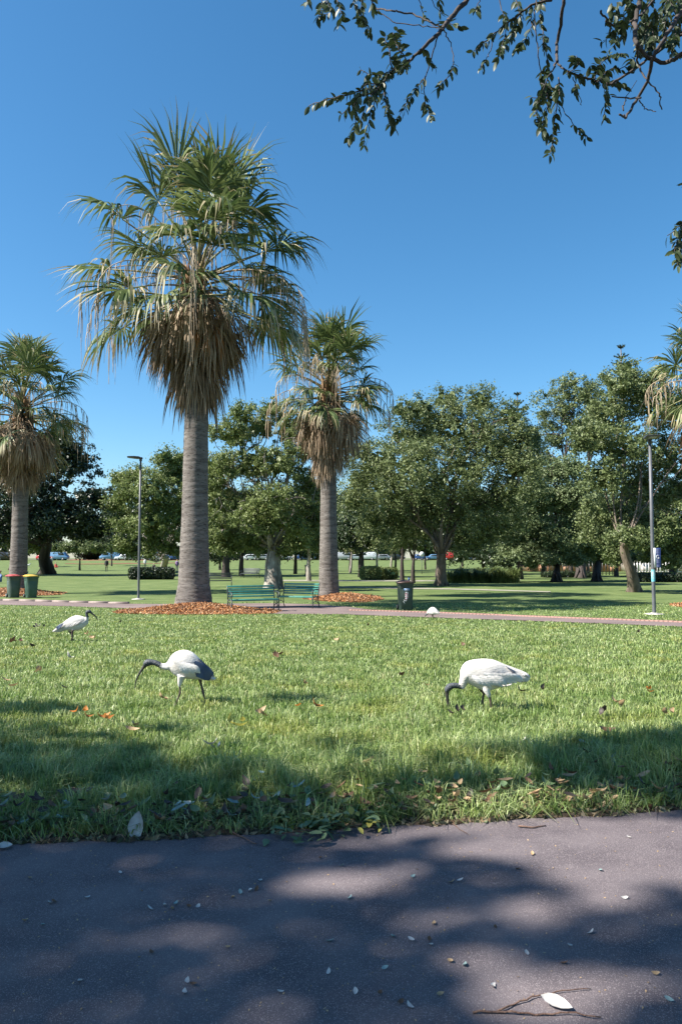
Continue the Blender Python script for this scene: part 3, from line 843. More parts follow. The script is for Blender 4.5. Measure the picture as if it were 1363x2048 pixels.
def tree(name, base, trunk_top, tw, lobes, nleaf, size, leaf, bark, label, seed, cat='tree', group=None, sub=0.42, hang=0.0,
         lean=None, limbs=8, limb_w=0.5, twigs=3, flare=1.6, asp=0.5, wob=0.10, filler=True, fork=None, sprays=0):
    rng = np.random.default_rng(seed)
    root = empty(name, (base[0], base[1], gzf(base[0], base[1])), label, cat, group)
    b = np.array([0, 0, -0.3]); off = np.array([base[0], base[1], gzf(base[0], base[1])])
    lb = [(l[0] - off[0], l[1] - off[1], l[2] - off[2], l[3], l[4]) for l in lobes]
    top = np.array(trunk_top, float) - off
    mb = MB()
    P = limb_path(b, top, rng, 0.015, 30)
    P[0] = b
    R = np.interp(np.linspace(0, 1, 30), [0, 0.12, 0.3, 1], [tw * flare / 2, tw * 1.12 / 2, tw / 2, tw * 0.6 / 2])
    mb.tube(P, R, 30, flute=0.14 if tw > .5 else .05, seed=seed)
    if flare > 1.35:
        for q in range(7):
            a = q * .9 + rng.uniform(-.2, .2)
            mb.tube([(math.cos(a) * tw * 0.2, math.sin(a) * tw * .2, tw * 1.3), (math.cos(a) * tw * .55, math.sin(a) * tw * .55, tw * .4), (math.cos(a) * tw * 0.9, math.sin(a) * tw * 0.9, -.1)], [tw * .14, tw * .14, tw * .07], 6)
    mb.build('trunk', bark, root, sm=True)
    order = sorted(lb, key=lambda l: -l[3])[:limbs]
    for l in order:
        tgt = np.array(l[:3]) + np.array([0, 0, l[3] * 0.15])
        mb = MB()
        Pl = limb_path(top - (top - b) * rng.uniform(0, 0.2), tgt, rng, wob, 12, 0.10)
        w = tw * limb_w * rng.uniform(0.6, 1.0)
        mb.tube(Pl, np.linspace(w / 2, w * 0.14, 12), 7)
        for q in range(twigs):
            st = Pl[rng.integers(4, 11)]
            e = tgt + sphere_dirs(1, rng, -0.3)[0] * l[3] * np.array([1, 1, l[4]]) * rng.uniform(0.75, 1.02)
            Pt = limb_path(st, e, rng, wob, 9)
            mb.tube(Pt, np.linspace(w * 0.22, w * 0.05, 9), 5)
            for r_ in range(2):
                s2 = Pt[rng.integers(3, 8)]; e2 = s2 + rng.normal(size=3) * l[3] * 0.35
                mb.tube(limb_path(s2, e2, rng, wob, 6), np.linspace(w * 0.10, w * 0.03, 6), 4)
        mb.build('limb', bark, root, sm=True)
    V, Q = crown(lb, nleaf, size, rng, sub, hang, asp)
    if filler:
        C = []
        for l in lb:
            k = int(34 * min(l[3] ** 2, 5.5) * (1 + .5 * (l[3] < 1.5)))
            dd = sphere_dirs(k, rng, -0.9) * (l[3] * rng.uniform(0.25, 0.60, k))[:, None][:k]
            dd[:, 2] *= l[4]; C.append(dd + np.array(l[:3]))
        C = np.concatenate(C)
        V2, Q2 = leaf_quads(C, 0.50 * (size / 0.16) ** .7, rng, asp=0.7)
        Q = np.concatenate([Q, Q2 + len(V)]); V = np.concatenate([V, V2])
    link('crown', mesh_np('crown', V, [Q]), leaf, root)
    return root

def px_lobes(L, d, seed, depth=0.7):
    """(px, py, radius px[, squash[, depth offset in m]]) -> world lobes around distance d"""
    rng = np.random.default_rng(seed)
    out = []
    for l in L:
        r = l[2] * d / F
        dy = l[4] if len(l) > 4 else rng.uniform(-1, 1) * depth * r * 1.4
        p = at(l[0], l[1], d + dy)
        out.append((p.x, p.y, p.z, r, l[3] if len(l) > 3 else 0.85))
    return out
def base_at(px, py):
    p = gp(px, py); return (p.x, p.y)
def top_at(px, py, d):
    p = at(px, py, d); return (p.x, p.y, p.z)

# big dark tree on the left
tree('dark_evergreen_tree', base_at(95, 1148), top_at(95, 1080, 80), 1.3,
     px_lobes([(95, 960, 85), (150, 925, 55), (30, 960, 80), (-40, 990, 80), (185, 1000, 45), (120, 885, 45), (70, 905, 50), (150, 1040, 65), (60, 1050, 70), (-60, 1060, 70), (0, 900, 55), (190, 1060, 38), (110, 1030, 70)], 80, 1, 0.5),
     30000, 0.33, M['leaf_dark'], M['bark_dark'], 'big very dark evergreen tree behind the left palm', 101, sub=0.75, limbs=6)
tree('small_leafy_tree', base_at(20, 1140), top_at(20, 1112, 90), 0.35,
     px_lobes([(5, 1060, 38), (50, 1075, 34), (25, 1030, 26), (-30, 1070, 40), (75, 1088, 22)], 84, 2),
     7000, 0.26, M['leaf_fig'], M['bark'], 'lighter green leafy tree showing on both sides of the left palm trunk', 102, sub=0.5, limbs=4)
for i, (bx, by, lo, lab) in enumerate([
        (80, 1134, [(80, 1092, 20), (66, 1098, 15), (96, 1097, 15)], 'small young tree with a thin stem right of the left palm, on the far lawn'),
        (160, 1141, [(160, 1092, 26, .7), (138, 1098, 20, .7), (184, 1096, 20, .7), (112, 1096, 14, .7), (205, 1100, 14)], 'low spreading young tree left of the standing person in black'),
        (224, 1132, [(224, 1085, 22), (210, 1075, 18), (236, 1092, 18)], 'thin dark tree just right of the standing person in black')]):
    dd = gp(bx, by).y
    tree('young_tree', base_at(bx, by), top_at(bx, by - 22, dd), 0.30, px_lobes(lo, dd, 5 + i, .4), 4200, 0.26, M['leaf_far'] if i == 2 else M['leaf_oak'], M['bark_dark'], lab, 110 + i, sub=0.5, limbs=3, flare=1.2)
# figs left and centre
tree('spreading_fig_tree', base_at(327, 1139), top_at(322, 1108, 92), 0.9,
     px_lobes([(300, 985, 52), (255, 990, 42), (345, 950, 45), (240, 1045, 34), (290, 1050, 48), (340, 1030, 50), (375, 990, 45), (270, 950, 26), (235, 960, 22), (330, 915, 22), (250, 1085, 22), (310, 1085, 28), (370, 1070, 36), (225, 1010, 22), (360, 920, 28), (395, 940, 30), (240, 1095, 22), (270, 1105, 20), (350, 1100, 24), (300, 1105, 18)], 78, 3, 0.6),
     30000, 0.25, M['leaf_fig'], M['bark_pale'], 'mid green fig tree with pale twisting limbs behind the left lamp post', 103, sub=0.6, limbs=10, limb_w=0.32, twigs=4, wob=0.11)
tree('old_fig_tree', base_at(545, 1177), top_at(546, 1082, 46), 0.98,
     px_lobes([(520, 850, 46), (460, 870, 44), (580, 860, 45), (440, 935, 48), (500, 930, 50), (560, 930, 52), (620, 900, 48), (440, 1010, 50), (500, 1010, 56), (570, 1010, 60), (625, 975, 50), (450, 1065, 36), (510, 1070, 34), (600, 1060, 40), (640, 1040, 35), (480, 825, 26), (545, 815, 24), (425, 975, 40), (520, 1050, 30, .8, -3.5), (560, 1045, 32, .8, -3.5), (595, 1060, 28, .8, -3), (500, 1030, 36, .8, -3.5), (545, 1000, 40, .85, -4), (600, 1085, 30), (430, 1085, 30), (640, 1092, 28), (470, 1092, 28), (510, 1095, 22), (575, 1100, 20), (450, 1100, 20)], 46, 4, 0.7),
     54000, 0.155, M['leaf_fig'], M['bark_pale'], 'old fig tree with a thick fissured pale trunk and bare twisting limbs, between two palms', 104, sub=0.34, limbs=20, limb_w=0.30, twigs=6, wob=0.10, flare=1.34)
# the large dome behind the single bin
tree('weeping_evergreen_tree', base_at(881, 1171), top_at(884, 1106, 50), 0.66,
     px_lobes([(880, 860, 75), (810, 880, 60), (950, 870, 75), (760, 930, 60), (830, 950, 80), (920, 950, 85), (1010, 900, 70), (1040, 950, 55), (770, 990, 55), (720, 960, 40), (860, 1020, 55), (940, 1025, 60), (1000, 1000, 55), (790, 1045, 40), (890, 800, 35), (960, 805, 40), (1020, 835, 38), (840, 820, 35), (710, 1000, 38), (720, 905, 34), (1060, 880, 36), (800, 820, 24), (740, 1040, 36), (770, 1070, 26), (960, 1075, 34), (1000, 1050, 36), (930, 1085, 26)], 51, 5, 0.6),
     80000, 0.165, M['leaf_oak'], M['bark'], 'large domed evergreen tree with drooping branches and a forked trunk behind the single bin', 105, sub=0.42, hang=0.55, limbs=12, limb_w=0.45, twigs=3, asp=0.45, wob=0.05)
tree('leafy_tree', base_at(1112, 1164), top_at(1112, 1128, 60), 0.6,
     px_lobes([(1100, 1000, 62), (1050, 1040, 48), (1160, 1000, 50), (1100, 1070, 50), (1040, 1085, 38), (1160, 1065, 42), (1090, 945, 42), (1140, 940, 34), (1010, 1060, 30), (1060, 1000, 40), (1040, 1110, 26), (1130, 1110, 26), (1085, 1118, 26), (1010, 1106, 26), (1150, 1122, 22), (1060, 1128, 18)], 58, 6, 0.6),
     34000, 0.19, M['leaf_grey'], M['bark_dark'], 'grey-green rounded tree on a short dark trunk, between the domed tree and the leaning trunk', 106, sub=0.45, limbs=6)
tree('leaning_trunk_tree', base_at(1268, 1184), top_at(1246, 1085, 40), 0.56,
     px_lobes([(1290, 800, 55), (1220, 830, 55), (1350, 830, 60), (1180, 880, 50), (1250, 900, 60), (1330, 920, 65), (1210, 960, 48), (1280, 980, 60), (1370, 990, 60), (1200, 1030, 42), (1260, 1050, 45), (1330, 1050, 55), (1390, 1070, 50), (1180, 1070, 30), (1300, 1090, 34), (1350, 1100, 34), (1260, 765, 30), (1310, 755, 26), (1420, 900, 60), (1252, 748, 30, 1.1), (1250, 1075, 34, .8, -3), (1292, 1070, 34, .8, -3), (1225, 1115, 24, .8, -1), (1345, 1125, 22), (1235, 775, 32), (1275, 770, 30), (1220, 1090, 28), (1330, 1115, 26), (1370, 1110, 30), (1300, 1118, 18)], 42, 7, 0.6),
     60000, 0.15, M['leaf_oak'], M['bark'], 'tall airy tree on a leaning bark-stripped trunk, left of the pole with the blue banner', 107, sub=0.36, limbs=10, limb_w=0.24, twigs=3, wob=.06)
tree('tall_airy_tree', base_at(1160, 1156), top_at(1160, 1040, 72), 0.7,
     px_lobes([(1150, 800, 48), (1110, 830, 40), (1190, 800, 40), (1090, 880, 40), (1140, 870, 48), (1070, 930, 36), (1190, 860, 40), (1120, 780, 26), (1200, 765, 24), (1080, 800, 18), (1140, 765, 20)], 72, 8, 0.6),
     22000, 0.21, M['leaf_oak'], M['bark_dark'], 'tall open-crowned tree between the domed tree and the pine top', 108, sub=0.5, limbs=7, twigs=4, filler=False)
tree('layered_tree', base_at(1193, 1163), top_at(1193, 1100, 62), 0.6,
     px_lobes([(1190, 1075, 36, .5), (1160, 1095, 26, .5), (1220, 1095, 28, .5), (1150, 1115, 24, .4), (1190, 1110, 32, .4), (1230, 1115, 22, .4)], 61, 9, 0.5),
     11000, 0.18, M['leaf_fig'], M['bark_dark'], 'short tree with flat layered sprays under the taller trees on the right', 109, sub=0.36, limbs=4)
for i, (bx, by, lo, leaf, lab, tw) in enumerate([
        (452, 1154, [(440, 1080, 36), (470, 1060, 36), (425, 1050, 30)], 'leaf_fig', 'tree on a straight dark trunk behind the left end of the dark green bench', 0.75),
        (483, 1152, [(485, 1075, 36), (510, 1050, 32), (500, 1095, 20)], 'leaf_fig', 'double-stemmed dark trunked tree left of the old fig', 0.5),
        (618, 1162, [(612, 1060, 38), (640, 1085, 26), (590, 1080, 28), (620, 1030, 30)], 'leaf_fig', 'slim pale-trunked tree just left of the middle palm trunk', 0.4),
        (804, 1161, [(800, 1060, 34), (780, 1030, 34), (830, 1050, 30)], 'leaf_oak', 'slim dark tree left of the domed tree', 0.35),
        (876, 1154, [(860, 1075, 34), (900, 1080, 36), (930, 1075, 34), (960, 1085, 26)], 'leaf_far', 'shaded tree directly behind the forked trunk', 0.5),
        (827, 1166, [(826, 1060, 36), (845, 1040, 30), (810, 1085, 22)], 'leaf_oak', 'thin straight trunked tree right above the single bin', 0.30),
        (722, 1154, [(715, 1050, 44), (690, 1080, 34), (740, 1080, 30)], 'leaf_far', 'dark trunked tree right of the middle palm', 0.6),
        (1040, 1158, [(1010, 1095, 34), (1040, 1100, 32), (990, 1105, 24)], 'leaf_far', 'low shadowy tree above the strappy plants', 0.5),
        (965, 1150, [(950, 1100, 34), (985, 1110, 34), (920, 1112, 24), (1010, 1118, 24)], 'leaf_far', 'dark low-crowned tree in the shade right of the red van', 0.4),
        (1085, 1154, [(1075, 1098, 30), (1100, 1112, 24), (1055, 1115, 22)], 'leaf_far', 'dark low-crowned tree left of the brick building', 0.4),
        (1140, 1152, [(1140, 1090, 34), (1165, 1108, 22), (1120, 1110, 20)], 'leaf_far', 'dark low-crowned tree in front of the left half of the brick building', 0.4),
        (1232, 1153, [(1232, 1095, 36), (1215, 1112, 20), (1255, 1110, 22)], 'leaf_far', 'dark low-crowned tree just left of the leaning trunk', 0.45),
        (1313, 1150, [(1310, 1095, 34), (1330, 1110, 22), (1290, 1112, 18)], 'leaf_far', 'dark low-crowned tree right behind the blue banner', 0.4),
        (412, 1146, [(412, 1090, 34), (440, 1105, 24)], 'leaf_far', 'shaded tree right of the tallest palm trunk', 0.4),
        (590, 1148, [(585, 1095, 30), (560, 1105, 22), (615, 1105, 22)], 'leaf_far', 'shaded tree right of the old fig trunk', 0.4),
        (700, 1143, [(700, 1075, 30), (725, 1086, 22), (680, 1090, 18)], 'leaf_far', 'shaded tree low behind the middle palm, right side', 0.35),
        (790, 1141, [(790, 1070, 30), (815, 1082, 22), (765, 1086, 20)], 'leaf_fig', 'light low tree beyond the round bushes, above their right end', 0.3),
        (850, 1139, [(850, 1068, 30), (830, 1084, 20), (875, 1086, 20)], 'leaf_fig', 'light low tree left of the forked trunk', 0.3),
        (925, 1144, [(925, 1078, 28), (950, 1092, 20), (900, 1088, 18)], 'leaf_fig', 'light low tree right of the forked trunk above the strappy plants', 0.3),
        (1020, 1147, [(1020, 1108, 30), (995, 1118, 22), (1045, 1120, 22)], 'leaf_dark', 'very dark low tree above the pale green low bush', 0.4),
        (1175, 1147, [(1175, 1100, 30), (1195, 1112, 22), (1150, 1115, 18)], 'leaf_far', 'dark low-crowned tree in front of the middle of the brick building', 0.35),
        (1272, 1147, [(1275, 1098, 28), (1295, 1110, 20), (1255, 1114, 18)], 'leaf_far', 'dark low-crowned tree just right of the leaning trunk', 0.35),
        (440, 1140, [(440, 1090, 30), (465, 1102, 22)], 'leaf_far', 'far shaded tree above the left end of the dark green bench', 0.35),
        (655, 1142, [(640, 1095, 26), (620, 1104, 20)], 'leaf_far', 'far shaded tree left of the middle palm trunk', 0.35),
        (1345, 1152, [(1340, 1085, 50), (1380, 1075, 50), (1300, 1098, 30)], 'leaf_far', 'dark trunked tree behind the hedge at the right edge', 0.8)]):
    dd = gp(bx, by).y
    if bx > 430: lo = lo + [(bx - 12, 1040, 36), (bx + 14, 1008, 34)]  # hidden upper lobes added so these trees throw larger shadows on the lawn
    tree('park_tree', base_at(bx, by), top_at(bx, by - 50, dd), tw, px_lobes(lo, dd, 30 + i, .5), 8000, 0.0033 * dd, M[leaf], M['bark_dark'] if i != 2 else M['bark_pale'], lab, 120 + i, sub=0.42 * dd / 55, limbs=4, flare=1.3)
for i, (bx, by, lo) in enumerate([(752, 1146, [(745, 1085, 22), (765, 1070, 22)]), (781, 1144, [(785, 1078, 24), (800, 1095, 20)]), (700, 1146, [(700, 1075, 20), (712, 1095, 20)])]):
    dd = gp(bx, by).y
    tree('thin_pale_tree', base_at(bx, by), top_at(bx + 4, by - 45, dd), 0.28, px_lobes(lo, dd, 60 + i, .5), 2200, 0.28, M['leaf_yellow'], M['bark_pale'],
         ['thin pale tree with sparse yellow-green leaves above the left end of the round bushes', 'thin pale tree with sparse yellow-green leaves above the right end of the round bushes', 'thin pale tree with yellow-green leaves just right of the middle palm trunk'][i],
         140 + i, group='thin pale trees beyond the round bushes', sub=0.7, limbs=3, twigs=4, filler=False, flare=1.2)

# pines whose tops stand above the canopy
def pine(px, tip_py, d, label, seed, step):
    rng = np.random.default_rng(seed)
    b = at(px, 1150, d); z0 = gzf(b.x, d)
    h = at(px, tip_py, d).z - z0
    root = empty('pine_tree', (b.x, d, z0), label, 'pine tree', 'pines rising above the canopy')
    MB().tube([(0, 0, -.3), (0, 0, h * .5), (0, 0, h - 0.05)], [0.45, 0.28, 0.06], 8).build('trunk', M['bark'], root)
    V = []; Q = []; nq = 0
    z = h - 0.25; k = 0
    while z > h * 0.35:
        dep = h - z
        L = min(0.45 + dep * 0.30, 3.4)
        for a in np.linspace(0, 6.28, 6, endpoint=False) + rng.uniform(0, 1):
            t = np.sort(rng.random(int(30 + L * 34)))
            c = np.stack([np.cos(a) * t * L, np.sin(a) * t * L, z + 0.22 * t * L + 0.18 * t * t], -1) + rng.normal(size=(len(t), 3)) * 0.05
            v, q = leaf_quads(c, 0.34, rng, up=0, asp=0.28)
            V.append(v); Q.append(q + nq); nq += len(v)
        k += 1
        z -= step * (1 if k > 1 else 1.4)
    link('crown', mesh_np('crown', np.concatenate(V), [np.concatenate(Q)]), M['leaf_pine'], root)
pine(1251, 692, 105, 'tall pine whose thin whorled tip rises highest on the right', 201, 1.05)
pine(1039, 786, 112, 'pine with only its small top showing above the domed tree', 202, 1.0)

# the tree line beyond the cars
rng = np.random.default_rng(77)
for i in range(34):
    x = -112 + 224 * (i + rng.uniform(.2, .8)) / 34; y = rng.uniform(204, 230)
    p = project(x, y, 8)
    hh = rng.uniform(12, 18)
    z0 = gzf(x, y)
    lobes = []
    for q in range(9):
        r = rng.uniform(2.8, 4.2)
        lobes.append((x + rng.uniform(-5, 5), y + rng.uniform(-2, 2), z0 + 1.6 + (hh - 4) * q / 8, r, 0.85))
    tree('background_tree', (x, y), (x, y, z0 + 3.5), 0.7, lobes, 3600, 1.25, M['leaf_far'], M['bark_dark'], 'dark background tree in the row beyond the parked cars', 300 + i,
         group='background trees beyond the parked cars', sub=1.3, limbs=2, twigs=1, flare=1.2)

# hedges and shrubs
def shrub(name, boxes, n, size, leaf, label, cat, seed, strap=False):
    rng = np.random.default_rng(seed)
    C = []
    x0, y0 = boxes[0][0], boxes[0][1]; z0 = gzf(x0, y0)
    for (x, y, rx, ry, h) in boxes:
        k = n // len(boxes)
        p = rng.uniform(-1, 1, (k * 2, 3)); r = (np.abs(p[:, 0]) ** 4 + np.abs(p[:, 1]) ** 4 + np.abs(p[:, 2]) ** 4)
        p = p[(r < 1) & (r > 0.25)][:k]
        q = np.stack([x - x0 + p[:, 0] * rx, y - y0 + p[:, 1] * ry, h * (p[:, 2] + 1) / 2 + gz(x + p[:, 0] * rx, y + p[:, 1] * ry) - z0], -1)
        C.append(q)
    C = np.concatenate(C)
    if strap:
        m = len(C) // 5; V = []; C2 = C[rng.permutation(len(C))[:m]]
        C2[:, 2] = gz(C2[:, 0] + x0, C2[:, 1] + y0) - z0
        a = rng.uniform(0, 6.28, m); h = rng.uniform(0.35, 1.0, m) * boxes[0][4] / .8 * (.7 + .5 * np.sin(C2[:, 0] * 2.3) ** 2); w = 0.05
        d = np.stack([np.cos(a), np.sin(a), np.zeros(m)], -1); s = np.stack([-np.sin(a), np.cos(a), np.zeros(m)], -1) * w / 2
        z = np.array([0, 0, 1.0])
        m1_ = C2 + d * (h * .22)[:, None] + z * (h * .8)[:, None]; t1 = C2 + d * (h * .85)[:, None] + z * (h * .62)[:, None]
        V = np.stack([C2 - s, C2 + s, m1_ - s, m1_ + s, t1], 1).reshape(-1, 3); b = np.arange(m)[:, None] * 5
        me = mesh_np(name, V, [b + np.array([[0, 1, 3, 2]]), b + np.array([[2, 3, 4]])])
        root = empty(name, (x0, y0, z0), label, cat)
        link('leaves', me, leaf, root)
        return root
    V, Q = leaf_quads(C, size, rng)
    root = empty(name, (x0, y0, z0), label, cat)
    link('foliage', mesh_np(name, V, [Q]), leaf, root)
    mb = MB()
    for (x, y, rx, ry, h) in boxes:
        for q in range(6):
            xx = x - x0 + rng.uniform(-.8, .8) * rx; yy = y - y0 + rng.uniform(-.6, .6) * ry
            mb.tube([(xx, yy, -.1), (xx + .05, yy, h * .4), (xx + .1, yy + .05, h * .8)], [.03, .025, .01], 5)
    mb.build('stems', M['bark_dark'], root)
    return root
def ppx(px, py): 
    p = gp(px, py); return p
def row(px0, px1, py, hpx, depth, k):
    out = []
    for t in (np.arange(k) + .5) / k:
        p = gp(px0 + (px1 - px0) * t, py); w = (px1 - px0) / k * 0.62 * p.y / F
        out.append((p.x, p.y, w, depth, hpx * p.y / F))
    return out
shrub('clipped_hedge', row(262, 345, 1159, 25, 1.0, 5), 9000, 0.16, M['leaf_dark'], 'long low dark hedge left of the tallest palm trunk', 'hedge', 1)
shrub('round_bush', row(722, 758, 1160, 28, .8, 1), 2600, 0.14, M['leaf_fig'], 'left, slightly taller of the two joined round bushes beyond the bench bay', 'bush', 2)
shrub('round_bush', row(742, 792, 1159, 25, .8, 2), 5200, 0.14, M['leaf_fig'], 'right, wider of the two joined round bushes beyond the bench bay', 'bush', 3)
shrub('strappy_plants', row(896, 1030, 1165, 27, .9, 7), 14000, 0.2, M['leaf_fig'], 'bed of strappy dark green plants right of the forked trunk', 'plants', 4, True)
shrub('low_bush', row(1015, 1035, 1163, 22, .8, 2), 2600, 0.17, M['leaf_grey'], 'low pale green bush at the right end of the strappy plants', 'bush', 5)
shrub('clipped_hedge', row(1278, 1420, 1164, 19, 1.0, 7), 9000, 0.15, M['leaf_dark'], 'low dark hedge behind the pole with the blue banner', 'hedge', 6)
shrub('strappy_plants', row(1085, 1180, 1155, 13, .9, 6), 5000, 0.2, M['leaf_dark'], 'row of low dark strappy plants in front of the brick building', 'plants', 7, True)
mb_ = strip('mulch_bank', [(150, 1117.5), (175, 1115), (300, 1115), (360, 1118)], [(130, 1128), (170, 1129), (300, 1128), (370, 1126)], M['mulch'], 0.05, 60, 8)
strip('car_park', [(-2000, 1113.5), (3300, 1113.5)], [(-2000, 1119), (3300, 1119)], M['path'], 0.04, 60, 6)

# ------------------------------------------------------------------ branches overhead
def leaf_mesh(rng, L=0.06, W=0.028, curl=0.2):
    """a pointed leaf folded along its midrib, twelve triangles"""
    st = np.array([0, 0.18, 0.42, 0.68, 0.88, 1.0]); wd = np.array([0.03, 0.72, 1.0, 0.82, 0.38, 0.0]) * W / 2
    V = []; 
    for s, w in zip(st, wd):
        z = -curl * L * s * s
        V += [(s * L, -w, z + w * 0.28), (s * L, 0, z), (s * L, w, z + w * 0.28)]
    Q = []
    for i in range(5):
        b = i * 3
        Q += [(b, b + 3, b + 4, b + 1), (b + 1, b + 4, b + 5, b + 2)]
    return np.array(V), np.array(Q)
LEAFV = [leaf_mesh(RNG, 0.062, 0.030, c) for c in (0.05, 0.18, 0.32)]

over_root = empty('overhanging_tree', (5.2, -2.6, 0), 'tree whose leafy twigs hang dark against the sky along the top of the frame', 'tree')
OB = np.array([5.2, -2.6, 0])
def zo(pts, dd):
    """traced points (in the enlarged upper right view) to world, at a distance"""
    out = []
    for i, (a, b) in enumerate(pts):
        p = at(600 + a / 1.7865, b / 1.7865, dd + 0.12 * math.sin(i * 1.7 + a * 0.01))
        out.append(np.array(p))
    return np.array(out)
def resample(P, step):
    s = np.concatenate([[0], np.cumsum(np.linalg.norm(np.diff(P, axis=0), axis=1))])
    n = max(3, int(s[-1] / step) + 1)
    t = np.linspace(0, s[-1], n)
    return np.stack([np.interp(t, s, P[:, i]) for i in range(3)], -1)
twigs_mb = MB(); LEAVES = []
def wiggle(P, amp, rng):
    return P + rng.normal(size=P.shape) * amp
def strand(pts, dd, r0, r1, leafy=(0, 1), seed=0, gap=0.026, size=1.0, wood=True):
    rng = np.random.default_rng(1000 + seed)
    P = resample(zo(pts, dd), 0.03); P = wiggle(P, 0.003, rng)
    twigs_mb.tube(P - OB, np.linspace(r0, r1, len(P)), 6 if r0 > .006 else 4)
    Pl = resample(P, gap); n = len(Pl)
    for i in range(n):
        t = i / max(1, n - 1)
        if leafy is None or t < leafy[0] or t > leafy[1]: continue
        T = Pl[min(i + 1, n - 1)] - Pl[max(i - 1, 0)]; T /= np.linalg.norm(T) + 1e-9
        for sgn in ((1,) if rng.random() < .35 else (1, -1)):
            side = np.cross(T, [0, 1, 0]); nn = np.linalg.norm(side); side = side / nn if nn > .1 else np.array([1.0, 0, 0])
            d = T * rng.uniform(.4, .9) + side * sgn * rng.uniform(.4, 1.0) + np.array([0, rng.uniform(-.6, .6), -rng.uniform(.25, .8)])
            d /= np.linalg.norm(d)
            LEAVES.append((Pl[i] + rng.normal(0, .003, 3), d, rng.uniform(-1.2, 1.2), size * rng.uniform(.60, .98), rng.integers(0, 3)))
S_ = strand
# branch A and its hanging strands
S_([(640, -80), (595, 0), (540, 60), (500, 110), (440, 170), (400, 210), (330, 255), (290, 300)], 4.1, .016, .006, None, 1)
S_([(290, 300), (225, 325), (160, 340), (95, 355), (30, 375)], 4.1, .005, .002, (0.15, 1), 2)
S_([(290, 300), (240, 360), (215, 430), (170, 500)], 4.0, .005, .002, (0.05, 1), 3)
S_([(290, 305), (260, 380), (240, 450), (225, 525)], 4.2, .005, .002, (0.05, 1), 4)
S_([(300, 330), (310, 390), (340, 450)], 4.05, .004, .002, (0, 1), 5)
S_([(330, 255), (270, 270), (215, 250)], 4.15, .004, .002, (0, 1), 6)
S_([(330, 255), (260, 330), (200, 350), (150, 410)], 4.1, .004, .002, (0, 1), 51)
S_([(300, 300), (235, 300), (190, 380), (200, 450)], 4.05, .004, .002, (0, 1), 52)
S_([(330, 260), (320, 190), (300, 130)], 4.1, .004, .002, (0, 1), 7)
S_([(345, 250), (365, 180), (345, 110)], 4.2, .004, .002, (0, 1), 8)
S_([(380, 215), (350, 170), (330, 120)], 4.0, .004, .002, (0, 1), 53)
S_([(490, 130), (470, 200), (450, 270), (400, 340), (360, 400), (325, 450)], 4.3, .004, .002, (0.35, 1), 9)
S_([(450, 270), (440, 320), (445, 370), (465, 415)], 4.3, .003, .002, (0.3, 1), 10)
S_([(510, 100), (535, 150), (548, 210), (540, 260), (490, 315)], 4.1, .004, .002, (0.62, 1), 11)
S_([(440, 170), (455, 200), (485, 245)], 4.1, .003, .002, (0.1, 1), 12)
S_([(400, 210), (375, 240), (355, 230)], 4.1, .003, .002, (0.1, 1), 13)
S_([(270, 30), (330, 40), (400, 50), (470, 80), (505, 100)], 4.4, .005, .005, None, 14)
S_([(505, 100), (440, 95), (330, 80), (260, 20), (230, -60)], 4.5, .003, .003, None, 15)
S_([(505, 92), (530, 85), (570, 100)], 4.2, .003, .002, (0.1, 1), 16)
S_([(60, -60), (80, 0), (75, 40), (60, 80)], 4.2, .004, .002, (0.35, 1), 17)
S_([(110, -60), (130, 0), (150, 50), (140, 90)], 4.1, .004, .002, (0.35, 1), 18)
S_([(170, -60), (215, 0), (220, 60), (250, 120)], 4.3, .004, .002, (0.35, 1), 19)
S_([(200, -50), (190, 0), (215, 50), (225, 80)], 4.2, .004, .002, (0.35, 1), 20)
S_([(10, -60), (30, -10), (20, 15)], 4.2, .004, .002, (0.4, 1), 21)
S_([(105, -50), (95, 0), (110, 40), (70, 60)], 4.2, .004, .002, (0.35, 1), 22)
S_([(240, -60), (255, -10), (262, 40)], 4.0, .003, .002, (0.5, 1), 54)
# thin bare twigs between A and B
S_([(400, -50), (425, 0), (440, 60), (500, 110)], 4.5, .003, .002, (0.3, .5), 23)
S_([(480, -50), (495, 0), (500, 50)], 4.6, .003, .002, (0.3, 1), 24)
S_([(450, -40), (470, 10), (520, 60)], 4.5, .003, .002, None, 25)
S_([(630, -60), (640, 0), (625, 40)], 4.0, .003, .002, (0.55, 1), 26)
# branch B
S_([(960, -60), (895, 0), (820, 20), (740, 80), (690, 125), (615, 185)], 4.4, .010, .002, (0.35, 1), 27)
S_([(790, 40), (770, 90), (740, 160), (700, 215)], 4.4, .004, .002, (0.25, 1), 28)
S_([(820, 20), (825, 90), (800, 150), (770, 180)], 4.3, .004, .002, (0.3, 1), 29)
S_([(690, 125), (680, 180), (645, 245)], 4.5, .003, .002, (0.6, 1), 30)
S_([(700, -50), (715, 20), (735, 90)], 4.6, .004, .002, (0.5, 1), 31)
S_([(760, -50), (770, 0), (790, 70), (750, 130)], 4.5, .004, .002, (0.3, 1), 55)
S_([(860, -50), (855, 20), (860, 100)], 4.5, .004, .002, (0.4, 1), 56)
S_([(740, 80), (730, 130), (715, 190)], 4.4, .003, .002, (0.2, 1), 57)
